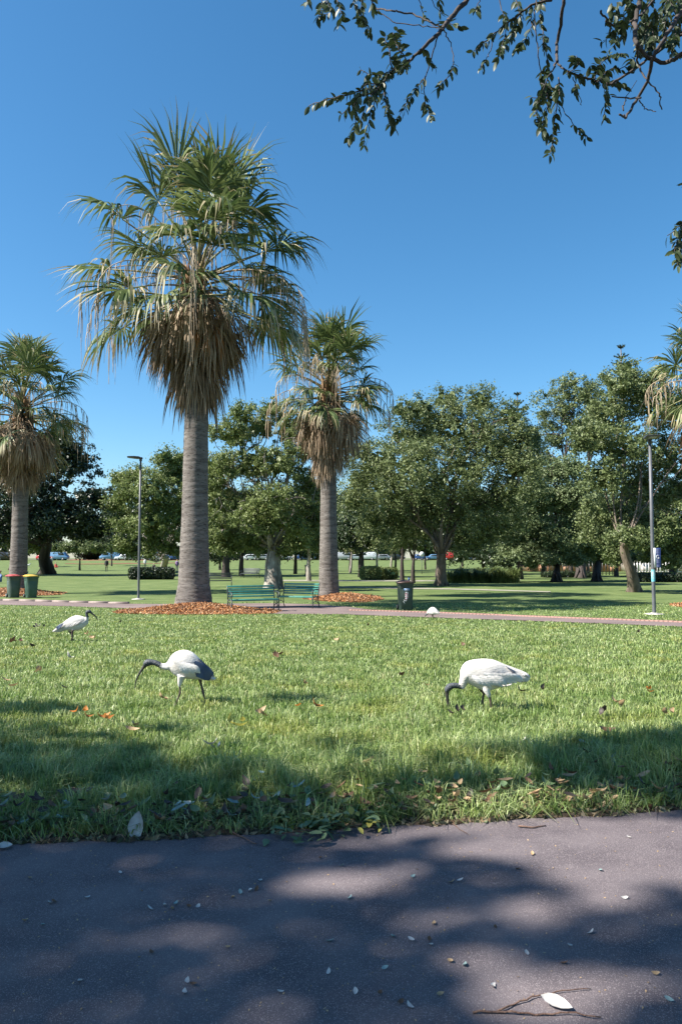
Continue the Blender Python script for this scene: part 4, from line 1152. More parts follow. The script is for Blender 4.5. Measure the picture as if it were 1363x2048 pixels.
# branch C
S_([(945, -80), (940, 0), (930, 80), (918, 150), (915, 220)], 3.9, .011, .008, None, 32)
S_([(915, 220), (890, 270), (860, 330), (845, 400)], 3.9, .006, .002, (0.35, 1), 33)
S_([(925, 280), (925, 340), (905, 420), (905, 490), (890, 555)], 3.9, .004, .002, (0.1, 1), 34)
S_([(925, 370), (950, 410), (980, 450), (1020, 490)], 4.0, .003, .002, (0.72, 1), 35)
S_([(850, -40), (835, 60), (850, 200), (862, 300), (840, 400), (862, 470)], 4.1, .004, .002, (0.55, 1), 36)
S_([(865, 110), (870, 160), (885, 220), (860, 270)], 4.1, .003, .002, (0.1, 1), 37)
S_([(880, 300), (855, 345), (825, 350)], 4.0, .003, .002, (0, 1), 38)
S_([(880, 290), (880, 380), (865, 440), (880, 490)], 3.95, .003, .002, (0.1, 1), 39)
S_([(860, 300), (900, 320), (912, 350)], 3.95, .003, .002, (0.1, 1), 58)
# branch D
S_([(915, 225), (960, 260), (1060, 290), (1110, 300), (1190, 250), (1270, 190), (1363, 120)], 4.2, .006, .008, (0.1, .5), 40)
S_([(950, 265), (990, 235), (985, 200)], 4.1, .003, .002, (0.1, 1), 41)
S_([(1090, 300), (1095, 350), (1085, 425)], 4.2, .003, .002, (0.1, 1), 42)
S_([(975, 275), (985, 320), (1005, 380)], 4.2, .003, .002, (0.2, .6), 43)
S_([(1050, 290), (1060, 240), (1100, 200), (1150, 190)], 4.3, .004, .002, (0.1, 1), 44)
S_([(1110, 300), (1140, 290), (1155, 310)], 4.3, .003, .002, (0.1, 1), 45)
S_([(1060, 290), (1100, 250), (1180, 240), (1190, 210)], 4.2, .003, .002, (0.1, 1), 59)
# thick curving twigs E
S_([(1250, -70), (1215, 0), (1195, 80), (1200, 160), (1240, 205), (1300, 225), (1363, 195), (1420, 170)], 3.6, .012, .010, None, 46)
S_([(1440, -10), (1363, 40), (1310, 120), (1262, 200), (1240, 290), (1200, 360), (1160, 420), (1140, 412)], 3.7, .014, .005, None, 47)
S_([(1200, 150), (1205, 230), (1240, 290), (1283, 335), (1288, 392)], 3.7, .006, .003, None, 48)
S_([(1215, 350), (1160, 350), (1110, 345)], 3.7, .005, .003, None, 49)
S_([(1205, 355), (1230, 385), (1265, 398)], 3.7, .004, .002, None, 50)
S_([(1150, 395), (1165, 345), (1200, 290)], 3.7, .004, .002, None, 60)
S_([(1070, 40), (1095, 75), (1125, 95), (1210, 60), (1260, 0)], 4.0, .006, .006, None, 61)
rq = np.random.default_rng(5)
for i in range(34):   # dense leafy corner
    x0_ = rq.uniform(1110, 1420); y0_ = rq.uniform(-60, 90); L_ = rq.uniform(60, 120)
    if x0_ < 1170: y0_ += 40
    S_([(x0_, y0_), (x0_ + rq.uniform(-25, 20), y0_ + L_ * .5), (x0_ + rq.uniform(-45, 35), y0_ + L_)], rq.uniform(3.9, 4.6), .003, .0015, (0.0, 1), 100 + i)
S_([(1400, 780), (1363, 800), (1330, 830), (1308, 845)], 4.0, .004, .002, (0.2, 1), 62)
S_([(1363, 800), (1345, 850), (1335, 900)], 4.0, .003, .002, (0.1, 1), 63)
S_([(1380, 820), (1360, 880), (1345, 950)], 4.0, .003, .002, (0.1, 1), 64)
S_([(1410, 700), (1385, 660), (1366, 655)], 4.0, .003, .002, (0.7, 1), 65)
S_([(1400, 560), (1420, 700), (1400, 780)], 4.1, .006, .005, None, 66)
S_([(1363, 120), (1440, 250), (1420, 420), (1400, 560)], 4.2, .008, .006, (0.3, .5), 67)
twigs_mb.build('twigs', M['bark_dark'], over_root)
# limbs that carry the twigs, from the trunk behind the photographer
W = lambda a, b, dd: np.array(at(600 + a / 1.7865, b / 1.7865, dd)) - OB
tb = MB(); tb.tube([(0, 0, -.3), (0.05, 0, 1.2), (-.1, .1, 3.0), (-.3, .3, 4.6)], [0.34, 0.26, 0.22, 0.17], 14); tb.build('trunk', M['bark'], over_root, sm=True)
tt = np.array([-.3, .3, 4.5])
def big_limb(endpts, w):
    mb = MB()
    for e in endpts:
        mid = (tt + e) / 2 + np.array([0, 0, 0.9])
        s = np.linspace(0, 1, 14)[:, None]
        P = (1 - s) ** 2 * tt + 2 * s * (1 - s) * mid + s ** 2 * e
        mb.tube(P, np.linspace(w, 0.013, 14), 8)
    mb.build('limb', M['bark'], over_root, sm=True)
big_limb([W(640, -80, 4.1), W(240, -60, 4.4), W(100, -60, 4.2), W(60, -60, 4.2), W(10, -60, 4.2), W(190, -55, 4.25)], 0.05)
big_limb([W(960, -60, 4.4), W(945, -80, 3.9), W(850, -45, 4.2), W(700, -50, 4.6), W(470, -50, 4.5), W(400, -50, 4.5), W(630, -60, 4.0), W(760, -50, 4.5)], 0.06)
big_limb([W(1250, -70, 3.6), W(1440, -10, 3.7), W(1420, 170, 3.6), W(1363, 120, 4.2), W(1300, -60, 4.2), W(1200, -50, 4.2), W(1400, -60, 4.4)], 0.07)
# leaves: the nearest 300 one by one, the rest together
lm = []
for v, q in LEAFV:
    me = mesh_np('leaf', v, [q], None, True); me.materials.append(M['leaf_over']); lm.append(me)
rng = np.random.default_rng(9)
vis = []; 
for L_ in LEAVES:
    px, py = project(L_[0][0], L_[0][1], L_[0][2])
    vis.append(-20 < px < 1383 and -20 < py)
order = sorted(range(len(LEAVES)), key=lambda i: (not vis[i], LEAVES[i][0][1]))
rest = MB()
for k, i in enumerate(order):
    P, d, roll, sc, v = LEAVES[i]
    q = Vector(d).to_track_quat('X', 'Z') @ Quaternion((1, 0, 0), roll)
    if k < 290:
        o = bpy.data.objects.new('leaf', lm[v]); COL.objects.link(o); o.parent = over_root
        o.location = P - OB; o.rotation_mode = 'QUATERNION'; o.rotation_quaternion = q; o.scale = (sc, sc, sc)
    else:
        vv, qq = LEAFV[v]
        rest.add(vv * sc @ np.array(q.to_matrix()).T + (P - OB), qq)
tag(rest.build('leaves', M['leaf_over'], over_root), kind='stuff')
print('overhead leaves', len(LEAVES))

# ------------------------------------------------------------------ the shade tree, left of and behind the photographer
LIT = [(1190, 1662, 260, 26), (1250, 1725, 210, 60), (1060, 1700, 130, 26), (1400, 1690, 130, 50), (1075, 1827, 78, 30), (1215, 1800, 75, 20), (965, 1925, 70, 30), (1090, 2000, 150, 62),
       (680, 1768, 105, 26), (390, 1866, 60, 11), (560, 2020, 45, 16), (790, 1672, 60, 12), (720, 1690, 55, 10), (940, 1700, 80, 18), (820, 1742, 45, 13), (1500, 1800, 100, 60), (870, 1845, 50, 14), (1290, 1975, 60, 22)]
SHX = [(760, 1540, 80, 12), (905, 1588, 130, 15), (1010, 1528, 60, 8), (690, 1500, 60, 7), (1270, 1545, 190, 68), (1420, 1530, 150, 70), (592, 1402, 66, 8), (50, 1424, 130, 13), (1345, 1352, 62, 14), (870, 1602, 85, 12), (1330, 1775, 60, 8), (930, 1555, 50, 8), (1080, 1590, 60, 10), (720, 1580, 50, 9), (1200, 1632, 50, 8)]
BX = [-400, 0, 200, 350, 450, 560, 640, 700, 1000, 1050, 1363, 1700]; BY = [1455, 1462, 1468, 1492, 1522, 1548, 1605, 1642, 1645, 1655, 1640, 1600]
def shaded(gx, gy):
    px, py = project(gx, gy, gz(gx, gy))
    nb = vnoise(gx + 20, gy + 20, 4.5, 31) - .5 + .5 * (vnoise(gx + 20, gy + 20, 11, 33) - .5); n2 = vnoise(gx + 20, gy + 20, 12, 32)
    s = (py + 110 * nb * (gy > 3.3) > np.interp(px, BX, BY)) & ~((n2 > .73) & (gy > 3.4))
    for a, b, rx, ry in LIT: s &= ~(((px - a) / rx) ** 2 + ((py - b) / ry) ** 2 < 1.0)
    for a, b, rx, ry in SHX: s |= ((px - a) / rx) ** 2 + ((py - b) / ry) ** 2 < 1.0
    out = (gy < 1.75) | (px < -450) 
    right = (px > 1800)
    return s | out | right
rng = np.random.default_rng(55)
lob = []
SB = np.array([-13.5, -5.5, 0.0])
for q in range(46):
    a = rng.uniform(0, 6.28); r = math.sqrt(rng.random()) * 7.5
    lob.append((-11.0 + r * math.cos(a), -3.2 + r * 0.8 * math.sin(a), rng.uniform(9.0, 13.5) - r * 0.25, rng.uniform(1.3, 2.2)))
N = 46000
li = rng.integers(0, len(lob), N); lobA = np.array(lob)
dirs = rng.normal(size=(N, 3)); dirs /= np.linalg.norm(dirs, axis=1)[:, None]
C = lobA[li, :3] + dirs * (lobA[li, 3] * rng.random(N) ** 0.5)[:, None] * np.array([1, 1, .8])
t = C[:, 2] / SUN.z
gx = C[:, 0] - SUN.x * t; gy = C[:, 1] - SUN.y * t
keep = shaded(gx, gy)
C = C[keep]
gx = gx[keep]; gy = gy[keep]
core = (np.abs(gx) < 3.2) & (gy > 1.5) & (gy < 5.5)
print('shade leaves', len(C), 'over the picture', core.sum())
# the shadow area must be covered throughout: extra sprays where the ground in shade shows no leaf overhead
G = []
gxx, gyy = np.meshgrid(np.arange(-3.4, 3.6, 0.055), np.arange(1.6, 7.6, 0.055))
gxx = gxx.ravel() + rng.uniform(-.03, .03, gxx.size); gyy = gyy.ravel() + rng.uniform(-.03, .03, gyy.size)
s = shaded(gxx, gyy) & (rng.random(len(gxx)) < 0.97)
gxx, gyy = gxx[s], gyy[s]
for rep in range(3):
    z = rng.uniform(8.0, 12.5, len(gxx)); tt_ = z / SUN.z
    G.append(np.stack([gxx + SUN.x * tt_, gyy + SUN.y * tt_, z], -1))
G = np.concatenate(G)
sroot = empty('shade_tree', SB, 'broad tree out of frame behind the photographer that dapples the dark path', 'tree')
V1, Q1 = leaf_quads(C - SB, 0.14, rng, up=1.0, asp=0.6)
V2, Q2 = leaf_quads(G - SB, 0.11, rng, up=1.2, asp=0.75)
link('crown', mesh_np('crown', np.concatenate([V1, V2]), [np.concatenate([Q1, Q2 + len(V1)])]), M['leaf_oak'], sroot)
MB().tube([(0, 0, -.3), (.2, .1, 2), (.6, .6, 5), (1.2, 1.2, 7.5)], [.5, .36, .30, .22], 14).build('trunk', M['bark'], sroot, sm=True)
for q in range(9):
    l = lob[q * 5]
    MB().tube(limb_path((.9, .9, 6.5), np.array(l[:3]) - SB, rng, .08, 9, .1), np.linspace(.14, .03, 9), 7).build('limb', M['bark'], sroot, sm=True)
# ------------------------------------------------------------------ benches
def make_bench(loc, rz, label, w=1.62, slat_m=None, nback=5):
    root = empty('park_bench', loc, label, 'bench', 'park benches', rz)
    slat_m = slat_m or M['green_wood']
    # local: x along the bench, seat faces -y
    th = math.radians(14)
    me = MB().box((0, 0, 0), (w, 0.022, 0.058)).mesh('slat'); me.materials.append(slat_m)
    me2 = MB().box((0, 0, 0), (w, 0.072, 0.024)).mesh('slat'); me2.materials.append(slat_m)
    me3 = MB().box((0, 0, 0), (w + 0.04, 0.05, 0.06)).mesh('slat'); me3.materials.append(slat_m)
    def put(me, p, rx):
        o = bpy.data.objects.new('slat', me); COL.objects.link(o); o.parent = root; o.location = p; o.rotation_euler = (rx, 0, 0)
        b = o.modifiers.new('bevel', 'BEVEL'); b.width = 0.006; b.segments = 2
    for i in range(nback):
        s = 0.06 + i * 0.088
        put(me3 if i == nback - 1 else me, (0, 0.21 + s * math.sin(th), 0.46 + s * math.cos(th)), -th)
    for i in range(5):
        put(me2, (0, -0.24 + i * 0.094, 0.43 + 0.012 * (i == 0) * -1 - 0.004 * i), 0.03)
    put(me, (0, -0.285, 0.405), 0.0)
    for sx in (-1, 1):
        x = sx * (w / 2 + 0.012)
        mb = MB()
        T = lambda pts, r, n=8: mb.tube([(x, y, z) for y, z in pts], r, n)
        T([(0.20, 0.40), (0.23, 0.55), (0.29, 0.75), (0.335, 0.90)], [.024, .022, .02, .018])          # back post
        T([(0.20, 0.42), (0.22, 0.28), (0.26, 0.12), (0.33, -0.01)], [.024, .02, .018, .02])           # rear leg
        T([(-0.28, 0.40), (-0.30, 0.28), (-0.27, 0.14), (-0.31, -0.01)], [.024, .02, .018, .02])       # front leg
        T([(-0.30, 0.40), (0.22, 0.41)], [.022, .022])                                                # seat rail
        T([(-0.29, 0.16), (-0.1, 0.24), (0.08, 0.24), (0.25, 0.14)], [.013] * 4)                      # stretcher
        a = np.linspace(0, 2 * math.pi, 13)
        T([(0.02 + 0.05 * math.cos(q), 0.30 + 0.05 * math.sin(q)) for q in a], [.010] * 13, 6)
        mb.build('side_frame', M['iron'], root, sm=True)
        mb = MB()
        mb.tube([(x, y, z) for y, z in [(0.27, 0.66), (0.10, 0.68), (-0.12, 0.67), (-0.27, 0.64), (-0.33, 0.58), (-0.30, 0.52), (-0.25, 0.54), (-0.27, 0.60)]], [.018, .02, .022, .022, .02, .017, .014, .012], 8)
        mb.tube([(x, y, z) for y, z in [(-0.29, 0.40), (-0.24, 0.50), (-0.28, 0.60)]], [.018, .013, .015], 8)
        mb.tube([(x, y, z) for y, z in [(-0.05, 0.42), (-0.10, 0.52), (-0.02, 0.60), (0.05, 0.55), (0.0, 0.50)]], [.011] * 5, 6)
        mb.build('armrest', M['iron'], root, sm=True)
    return root
b1 = gp(512, 1223.5); make_bench((b1.x - 0.1, b1.y, b1.z + .012), math.radians(24), 'dark green slatted bench turned away from the sun, its feet behind the mulch mound', 1.66)
b2 = gp(596, 1215.5); make_bench((b2.x, b2.y, b2.z + .012), math.radians(-22), 'bright green slatted bench facing the sun, right of the darker one', 1.42)
for (px, py, rz, w, lab) in [(441, 1174, 10, 1.35, 'dark shaded bench seen between the tallest palm and the old fig'), (500, 1156, -25, 1.7, 'far small bench left of the old fig trunk'), (776, 1159, 5, 1.6, 'far bench half hidden behind the middle palm and a slim tree')]:
    b = gp(px, py); make_bench((b.x, b.y, b.z), math.radians(rz), lab, w, M['iron'] if px < 600 else None)  # black slats, not iron: shade on the palm-side bench put into the colour

# ------------------------------------------------------------------ wheelie bins
def make_bin(loc, rz, body_m, lid_m, label, h=1.06, w=0.56, dep=0.68, open_lid=False, marks=False):
    root = empty('wheelie_bin', loc, label, 'bin', 'wheelie bins', rz)
    bw, bd = w * 0.78, dep * 0.72
    # body: outline tapering downwards, pressed front panel
    mb = MB()
    def ring(z, a, b, y0=0.0):
        c = 0.05
        return [(-a / 2 + c, -b / 2 + y0, z), (a / 2 - c, -b / 2 + y0, z), (a / 2, -b / 2 + c + y0, z), (a / 2, b / 2 - c + y0, z), (a / 2 - c, b / 2 + y0, z), (-a / 2 + c, b / 2 + y0, z), (-a / 2, b / 2 - c + y0, z), (-a / 2, -b / 2 + c + y0, z)]
    rings = [ring(0.02, bw * .98, bd * .94), ring(0.10, bw, bd), ring(h * .5, bw * 1.08, bd * 1.12), ring(h * .86, bw * 1.16, bd * 1.24), ring(h * .865, w * .97, dep * .93), ring(h * .94, w * .99, dep * .95)]
    V = np.array(rings).reshape(-1, 3); n = 8; k = len(rings)
    i = np.arange(k - 1)[:, None] * n; j = np.arange(n)[None, :]; j2 = (j + 1) % n
    Q = np.stack([i + j, i + j2, i + n + j2, i + n + j], -1).reshape(-1, 4)
    mb.add(V, Q)
    mb.add(rings[0], [(0, 3, 2, 1), (0, 7, 4, 3), (7, 6, 5, 4)])
    # ribs under the rim and the raised front panel
    for q in range(4): mb.box((-w * .3 + q * w * .2, -dep * .455, h * .83), (0.012, 0.035, 0.08))
    mb.box((0, -bd * .56, h * .42), (bw * .78, 0.02, h * .6), rot=Quaternion((1, 0, 0), 0.058))
    for sx in (-1, 1): mb.box((sx * bw * .545, 0.02, h * .42), (0.016, bd * .7, h * .6), rot=Quaternion((0, 1, 0), sx * 0.045))
    mb.build('body', body_m, root, bevel=0.008)
    mb = MB()
    N_ = 7
    Vt = []
    for iy in range(N_):
        ty = iy / (N_ - 1)
        for ix in range(7):
            tx = ix / 6 * 2 - 1
            Vt.append((tx * (w / 2 + .012), -dep / 2 - .012 + ty * (dep + .02), h * .945 + 0.055 * (1 - tx ** 4) * (0.4 + 0.6 * ty) + 0.012))
    Vt = np.array(Vt); Q = np.array([(a * 7 + b, a * 7 + b + 1, (a + 1) * 7 + b + 1, (a + 1) * 7 + b) for a in range(N_ - 1) for b in range(6)])
    mb.add(Vt, Q)
    mb.box((0, -dep / 2 - .012, h * .945 + .002), (w + .026, .018, .032)); mb.box((-w / 2 - .012, 0, h * .945 + .002), (.014, dep, .03)); mb.box((w / 2 + .012, 0, h * .945 + .002), (.014, dep, .03))
    lid = mb.build('lid', lid_m, root, sm=False)
    if open_lid: lid.rotation_euler = (0, 0, 0)
    hb = MB(); hb.tube([(-w * .40, dep * .47, h * .93), (-w * .40, dep * .56, h * .96), (w * .40, dep * .56, h * .96), (w * .40, dep * .47, h * .93)], .017, 8); hb.build('handle', body_m, root)
    for sx in (-1, 1):
        wb = MB().lathe([(0.02, -.025), (.085, -.027), (.10, -.02), (.10, .02), (.085, .027), (.02, .025)], 18, axis='x', m=0)
        o = wb.build('wheel', M['rubber'], root); o.location = (sx * (bw / 2 + .035), bd * .36, .10)
        hc = MB().lathe([(0.001, .034), (.03, .034), (.062, .029), (.064, .0)], 16, axis='x') if sx > 0 else MB().lathe([(0.001, -.034), (.03, -.034), (.062, -.029), (.064, .0)], 16, axis='x')
        hc.build('hub', M['hubcap'], o)
    MB().tube([(-bw / 2 - .03, bd * .36, .1), (bw / 2 + .03, bd * .36, .1)], .012, 8).build('axle', M['iron'], root)
    if marks:
        fy = lambda z: -bd / 2 * (1 + 0.24 * z / h) - 0.032
        def plate(name, m, x, z, a, b, rot=0.0, lift=0.0):
            MB().box((0, 0, 0), (a, .004, b)).build(name, m, root, loc=(x, fy(z) - .004 - lift, z)).rotation_euler = (0.058, rot, 0)
        plate('sticker', M['blue_sticker'], 0.02, 0.735, 0.21, 0.075)
        for q, ln in enumerate((0.15, 0.12, 0.16)): plate('lettering', M['white_print'], 0.025, 0.758 - q * .021, ln, 0.008, 0, .005)
        plate('lettering', M['white_print'], 0.01, 0.688, 0.10, 0.010)
        for q, (x, z, ln) in enumerate([(0.02, .635, .11), (-.01, .60, .05), (.05, .60, .035), (0.015, .57, .12), (0.015, .54, .10), (0.02, .51, .12), (0.01, .48, .115), (0.02, .45, .10), (0.005, .42, .09), (0, .395, .07)]):
            plate('print', M['pink_print'] if q % 2 else M['white_print'], x, z, ln, 0.017, 0, .002)
        plate('scrawl', M['white_print'], -0.045, 0.345, 0.10, 0.014, 0.5); plate('scrawl', M['white_print'], -0.085, 0.315, 0.07, 0.012, -0.4)
        plate('scrawl', M['white_print'], -0.075, 0.275, 0.09, 0.014, 1.0); plate('scrawl', M['white_print'], -0.01, 0.345, 0.05, 0.012, -0.9)
    return root
p = gp(27, 1195); make_bin(tuple(p), math.radians(38), M['bin_grey'], M['lid_red'], 'grey-green wheelie bin with a red lid, left of the yellow-lidded one')
p = gp(62, 1195.5); make_bin(tuple(p), math.radians(38), M['bin_green'], M['lid_yellow'], 'green wheelie bin with a yellow lid, right of the red-lidded one')
p = gp(810, 1220); make_bin(tuple(p), math.radians(3), M['bin_dark'], M['lid_maroon'], 'single dark green wheelie bin with stickers standing on the path edge', h=1.03, w=0.57, dep=0.62, marks=True)
cup = gp(817, 1220); 
tag(MB().lathe([(0.001, 0), (.032, 0), (.040, .10), (.036, .10), (.030, .02), (.001, .02)], 14).build('paper_cup', M['car_blue'], loc=(cup.x, cup.y - .12, cup.z + 1.045)), 'small dark blue cup left standing on the lid of the single bin', 'cup')
# a far dark bin in the shade
p = gp(615, 1152); make_bin(tuple(p), math.radians(10), M['bin_dark'], M['bin_dark'], 'far dark bin in the shade between the old fig and the middle palm', h=1.15)

# ------------------------------------------------------------------ lamp posts
def make_lamp(base, h, head_rz, label, r0=0.052, r1=0.042, sign=False):
    root = empty('street_lamp', base, label, 'street lamp', 'park lamp posts')
    MB().lathe([(0.001, -.1), (r0, -.1), (r0, .02), (r0 * .98, h * .5), (r1, h - .02), (0.001, h - .02)], 20).build('pole', M['pole'], root, sm=True)
    MB().lathe([(0.001, .002), (0.30, .002), (0.30, .02), (0.24, .035), (0.11, .035), (.11, .06), (r0 * 1.02, .06)], 20).build('base_plate', M['concrete'], root)
    arm = MB().tube([(.09, 0, h + .01), (-.12, 0, h + .03)], .032, 10); arm.lathe([(0.001, h + .07), (.062, h + .06), (.064, h - .10), (.05, h - .12)], 14)
    a = arm.build('arm', M['lamp_dark'], root); a.rotation_euler = (0, 0, head_rz)
    hb = MB(); 
    prof = [(-.02, .05), (-.10, .075), (-.30, .085), (-.56, .07), (-.60, .05), (-.56, .035), (-.30, .0), (-.10, -.012), (-.02, .01)]
    hb.prism([(x, z + h) for x, z in prof], -.21, .21)
    hd = hb.build('lamp_head', M['lamp_dark'], root, bevel=.01); hd.rotation_euler = (0, 0, head_rz)
    l = MB().box((-.34, 0, h + .004), (.34, .22, .014), rot=Quaternion((0, 1, 0), .09)).build('lens', M['lens'], hd)
    return root
p = gp(277, 1199)
hL = at(280, 917, p.y).z - p.z
make_lamp(tuple(p), hL, math.radians(14), 'slim grey lamp post left of the tallest palm, its head pointing left')
p = gp(1307, 1229)
hR = at(1307, 879, p.y).z - p.z
lampR = make_lamp(tuple(p), hR, math.radians(80), 'slim grey lamp post on the right carrying a narrow blue banner', 0.058, 0.045)
# the banner rides on the pole and is a thing of its own
zt = at(1307, 1096, p.y).z; zb = at(1307, 1135, p.y).z; sh = zt - zb
sg = empty('banner_sign', (p.x, p.y, zb), 'narrow navy banner sign fixed to the right lamp post', 'sign')
MB().box((0.16, -0.02, sh / 2), (0.17, 0.018, sh)).build('panel', M['navy'], sg, bevel=.003)
MB().box((0.03, -0.10, sh / 2), (0.07, 0.012, sh + .0)).build('edge_strip', M['white_paint'], sg)
MB().tube([(0, -.03, sh * .9), (.10, -.022, sh * .9)], .012, 8).tube([(0, -.03, sh * .1), (.10, -.022, sh * .1)], .012, 8).build('bracket', M['pole'], sg)
def slt(x, z, a, b): MB().box((x, -.031, z), (a, .004, b)).build('lettering', M['sign_print'], sg)
for q, (z, ln) in enumerate([(.95, .12), (.91, .10), (.86, .12), (.82, .11), (.77, .10), (.73, .12)]): slt(.155, sh * z, ln, sh * .016)
a_ = np.linspace(math.radians(40), math.radians(330), 16)
MB().tube([(.15 + .045 * math.cos(q), -.033, sh * .54 + .058 * math.sin(q)) for q in a_], .009, 6).tube([(.15, -.033, sh * .52), (.19, -.033, sh * .52), (.19, -.033, sh * .48)], .008, 6).build('lettering', M['white_print'], sg)
for q, (z, ln) in enumerate([(.40, .11), (.36, .12), (.32, .10), (.27, .12), (.23, .11), (.13, .13), (.09, .12), (.05, .13)]): slt(.155, sh * z, ln, sh * .014)
tm = MB().lathe([(.0605, at(1307, 1163, p.y).z - p.z), (.0615, at(1307, 1150, p.y).z - p.z), (.0605, at(1307, 1139, p.y).z - p.z)], 20).build('sticker', M['teal'], lampR, sm=True)

# ------------------------------------------------------------------ voxel-joined figures
def remesh_join(parts, voxel, name, mats, parent, smooth_it=7):
    """parts: list of (MB, material index). One continuous skin, coloured by the nearest part."""
    mb = MB(); pts = []
    for pmb, mi in parts:
        n0 = mb.n
        for v in pmb.v: pts += [(Vector(p), mi) for p in v]
        V = np.concatenate(pmb.v)
        mb.add(V, np.concatenate(pmb.q) if pmb.q else (), np.concatenate(pmb.t) if pmb.t else ())
    me = mb.mesh('tmp')
    o = bpy.data.objects.new('tmp', me); COL.objects.link(o)
    r = o.modifiers.new('r', 'REMESH'); r.mode = 'VOXEL'; r.voxel_size = voxel; r.use_smooth_shade = True
    if smooth_it:
        s = o.modifiers.new('s', 'SMOOTH'); s.factor = 0.5; s.iterations = smooth_it
    dg = bpy.context.evaluated_depsgraph_get(); dg.update()
    out = bpy.data.meshes.new_from_object(o.evaluated_get(dg))
    bpy.data.objects.remove(o)
    out.name = name
    kd = KDTree(len(pts))
    for i, (p, mi) in enumerate(pts): kd.insert(p, i)
    kd.balance()
    mi = [pts[kd.find(f.center)[1]][1] for f in out.polygons]
    out.materials.clear()
    for m in mats: out.materials.append(m)
    out.polygons.foreach_set('material_index', mi)
    out.polygons.foreach_set('use_smooth', [True] * len(mi))
    ob = bpy.data.objects.new(name, out); COL.objects.link(ob); ob.parent = parent
    return ob

def slice_loft(sl, k, fx, fz, wid, n=56, end_w=None, power=0.9):
    """sl: (zoom x, zoom top, zoom bottom[, width factor]); upright slices of a bird's body"""
    mb = MB(); P = []
    a = np.linspace(0, 2 * math.pi, n, endpoint=False)
    X = [s[0] for s in sl]
    xs_ = np.linspace(0, len(sl) - 1, (len(sl) - 1) * 6 + 1)
    idx = np.arange(len(sl))
    def ip(v):
        # smooth interpolation through the stations
        v = np.array(v, float); out = []
        for t in xs_:
            i = min(int(t), len(v) - 2); f = t - i
            p0 = v[max(i - 1, 0)]; p1 = v[i]; p2 = v[i + 1]; p3 = v[min(i + 2, len(v) - 1)]
            out.append(0.5 * ((2 * p1) + (-p0 + p2) * f + (2 * p0 - 5 * p1 + 4 * p2 - p3) * f * f + (-p0 + 3 * p1 - 3 * p2 + p3) * f ** 3))
        return np.array(out)
    xx = ip(X); tt = ip([s[1] for s in sl]); bb = ip([s[2] for s in sl]); ww = ip([s[3] if len(s) > 3 else 1 for s in sl])
    V = []
    for x, t, b, w in zip(xx, tt, bb, ww):
        h = max(abs(b - t) / 2, 1) / k; c = (t + b) / 2
        V.append(np.stack([np.full(n, (x - fx) / k), wid * w * h * np.cos(a), (fz - c) / k + h * np.sin(a)], -1))
    V = np.concatenate(V); m = len(xx)
    i = np.arange(m - 1)[:, None] * n; j = np.arange(n)[None, :]; j2 = (j + 1) % n
    Q = np.stack([i + j, i + j2, i + n + j2, i + n + j], -1).reshape(-1, 4)
    c0 = V[:n].mean(0); c1 = V[-n:].mean(0)
    V = np.concatenate([V, [c0], [c1]])
    T = [(m * n, (q + 1) % n, q) for q in range(n)] + [(m * n + 1, (m - 1) * n + q, (m - 1) * n + (q + 1) % n) for q in range(n)]
    mb.add(V, Q, T); return mb
def ztube(pts, k, fx, fz, n=12, flat=1.0, y=0.0):
    """(zoom x, zoom y, radius, [lateral m])"""
    P = [((p[0] - fx) / k, (p[3] if len(p) > 3 else y), (fz - p[1]) / k) for p in pts]
    P = np.array(P); R = np.array([p[2] / k for p in pts])
    # densify
    t = np.linspace(0, len(P) - 1, (len(P) - 1) * 4 + 1); i = np.arange(len(P))
    P2 = np.stack([np.interp(t, i, P[:, c]) for c in range(3)], -1); R2 = np.interp(t, i, R)
    # soften corners
    for _ in range(3): P2[1:-1] = P2[1:-1] * .5 + (P2[:-2] + P2[2:]) * .25
    return MB().tube(P2, R2, n, flat=flat, up=(0, 1, 0))
def foot(x, z, y, k, fx, fz, dirx, r=7):
    mb = MB(); X = (x - fx) / k; Z = (fz - z) / k
    for a, L in ((0, .075), (.6, .065), (-.6, .065), (math.pi, .03)):
        d = np.array([math.cos(a) * dirx, math.sin(a), 0])
        mb.tube([(X, y, Z + .004), (X + d[0] * L * .5, y + d[1] * L * .5, Z + .008), (X + d[0] * L, y + d[1] * L, Z - .002)], [.006, .0055, .003], 6)
    return mb
def feather(p0, p1, w, bend, out, name, m, parent):
    """a long curved feather: a lens-shaped strip with a raised shaft"""
    p0 = np.array(p0, float); p1 = np.array(p1, float); up = np.array([0, 0, 1.0]); out = np.array(out, float)
    d = p1 - p0; L = np.linalg.norm(d); d /= L; s = np.cross(d, out); s /= np.linalg.norm(s); o = np.cross(s, d)
    V = []
    for t in np.linspace(0, 1, 8):
        c = p0 + d * L * t + s * bend * math.sin(math.pi * t) * L + o * (0.004 + 0.006 * math.sin(math.pi * t))
        ww = w / 2 * (0.35 + 0.65 * math.sin(math.pi * min(1, t * 0.8 + 0.1))) * (1 - max(0, t - .75) * 3.4)
        V += [c - s * ww, c + o * ww * .35, c + s * ww]
    Q = []
    for i in range(7):
        b = i * 3; Q += [(b, b + 3, b + 4, b + 1), (b + 1, b + 4, b + 5, b + 2)]
    MB().add(V, Q).build(name, m, parent, sm=True)

BM = [M['feather'], M['bird_skin'], M['bill'], M['leg'], M['plume']]
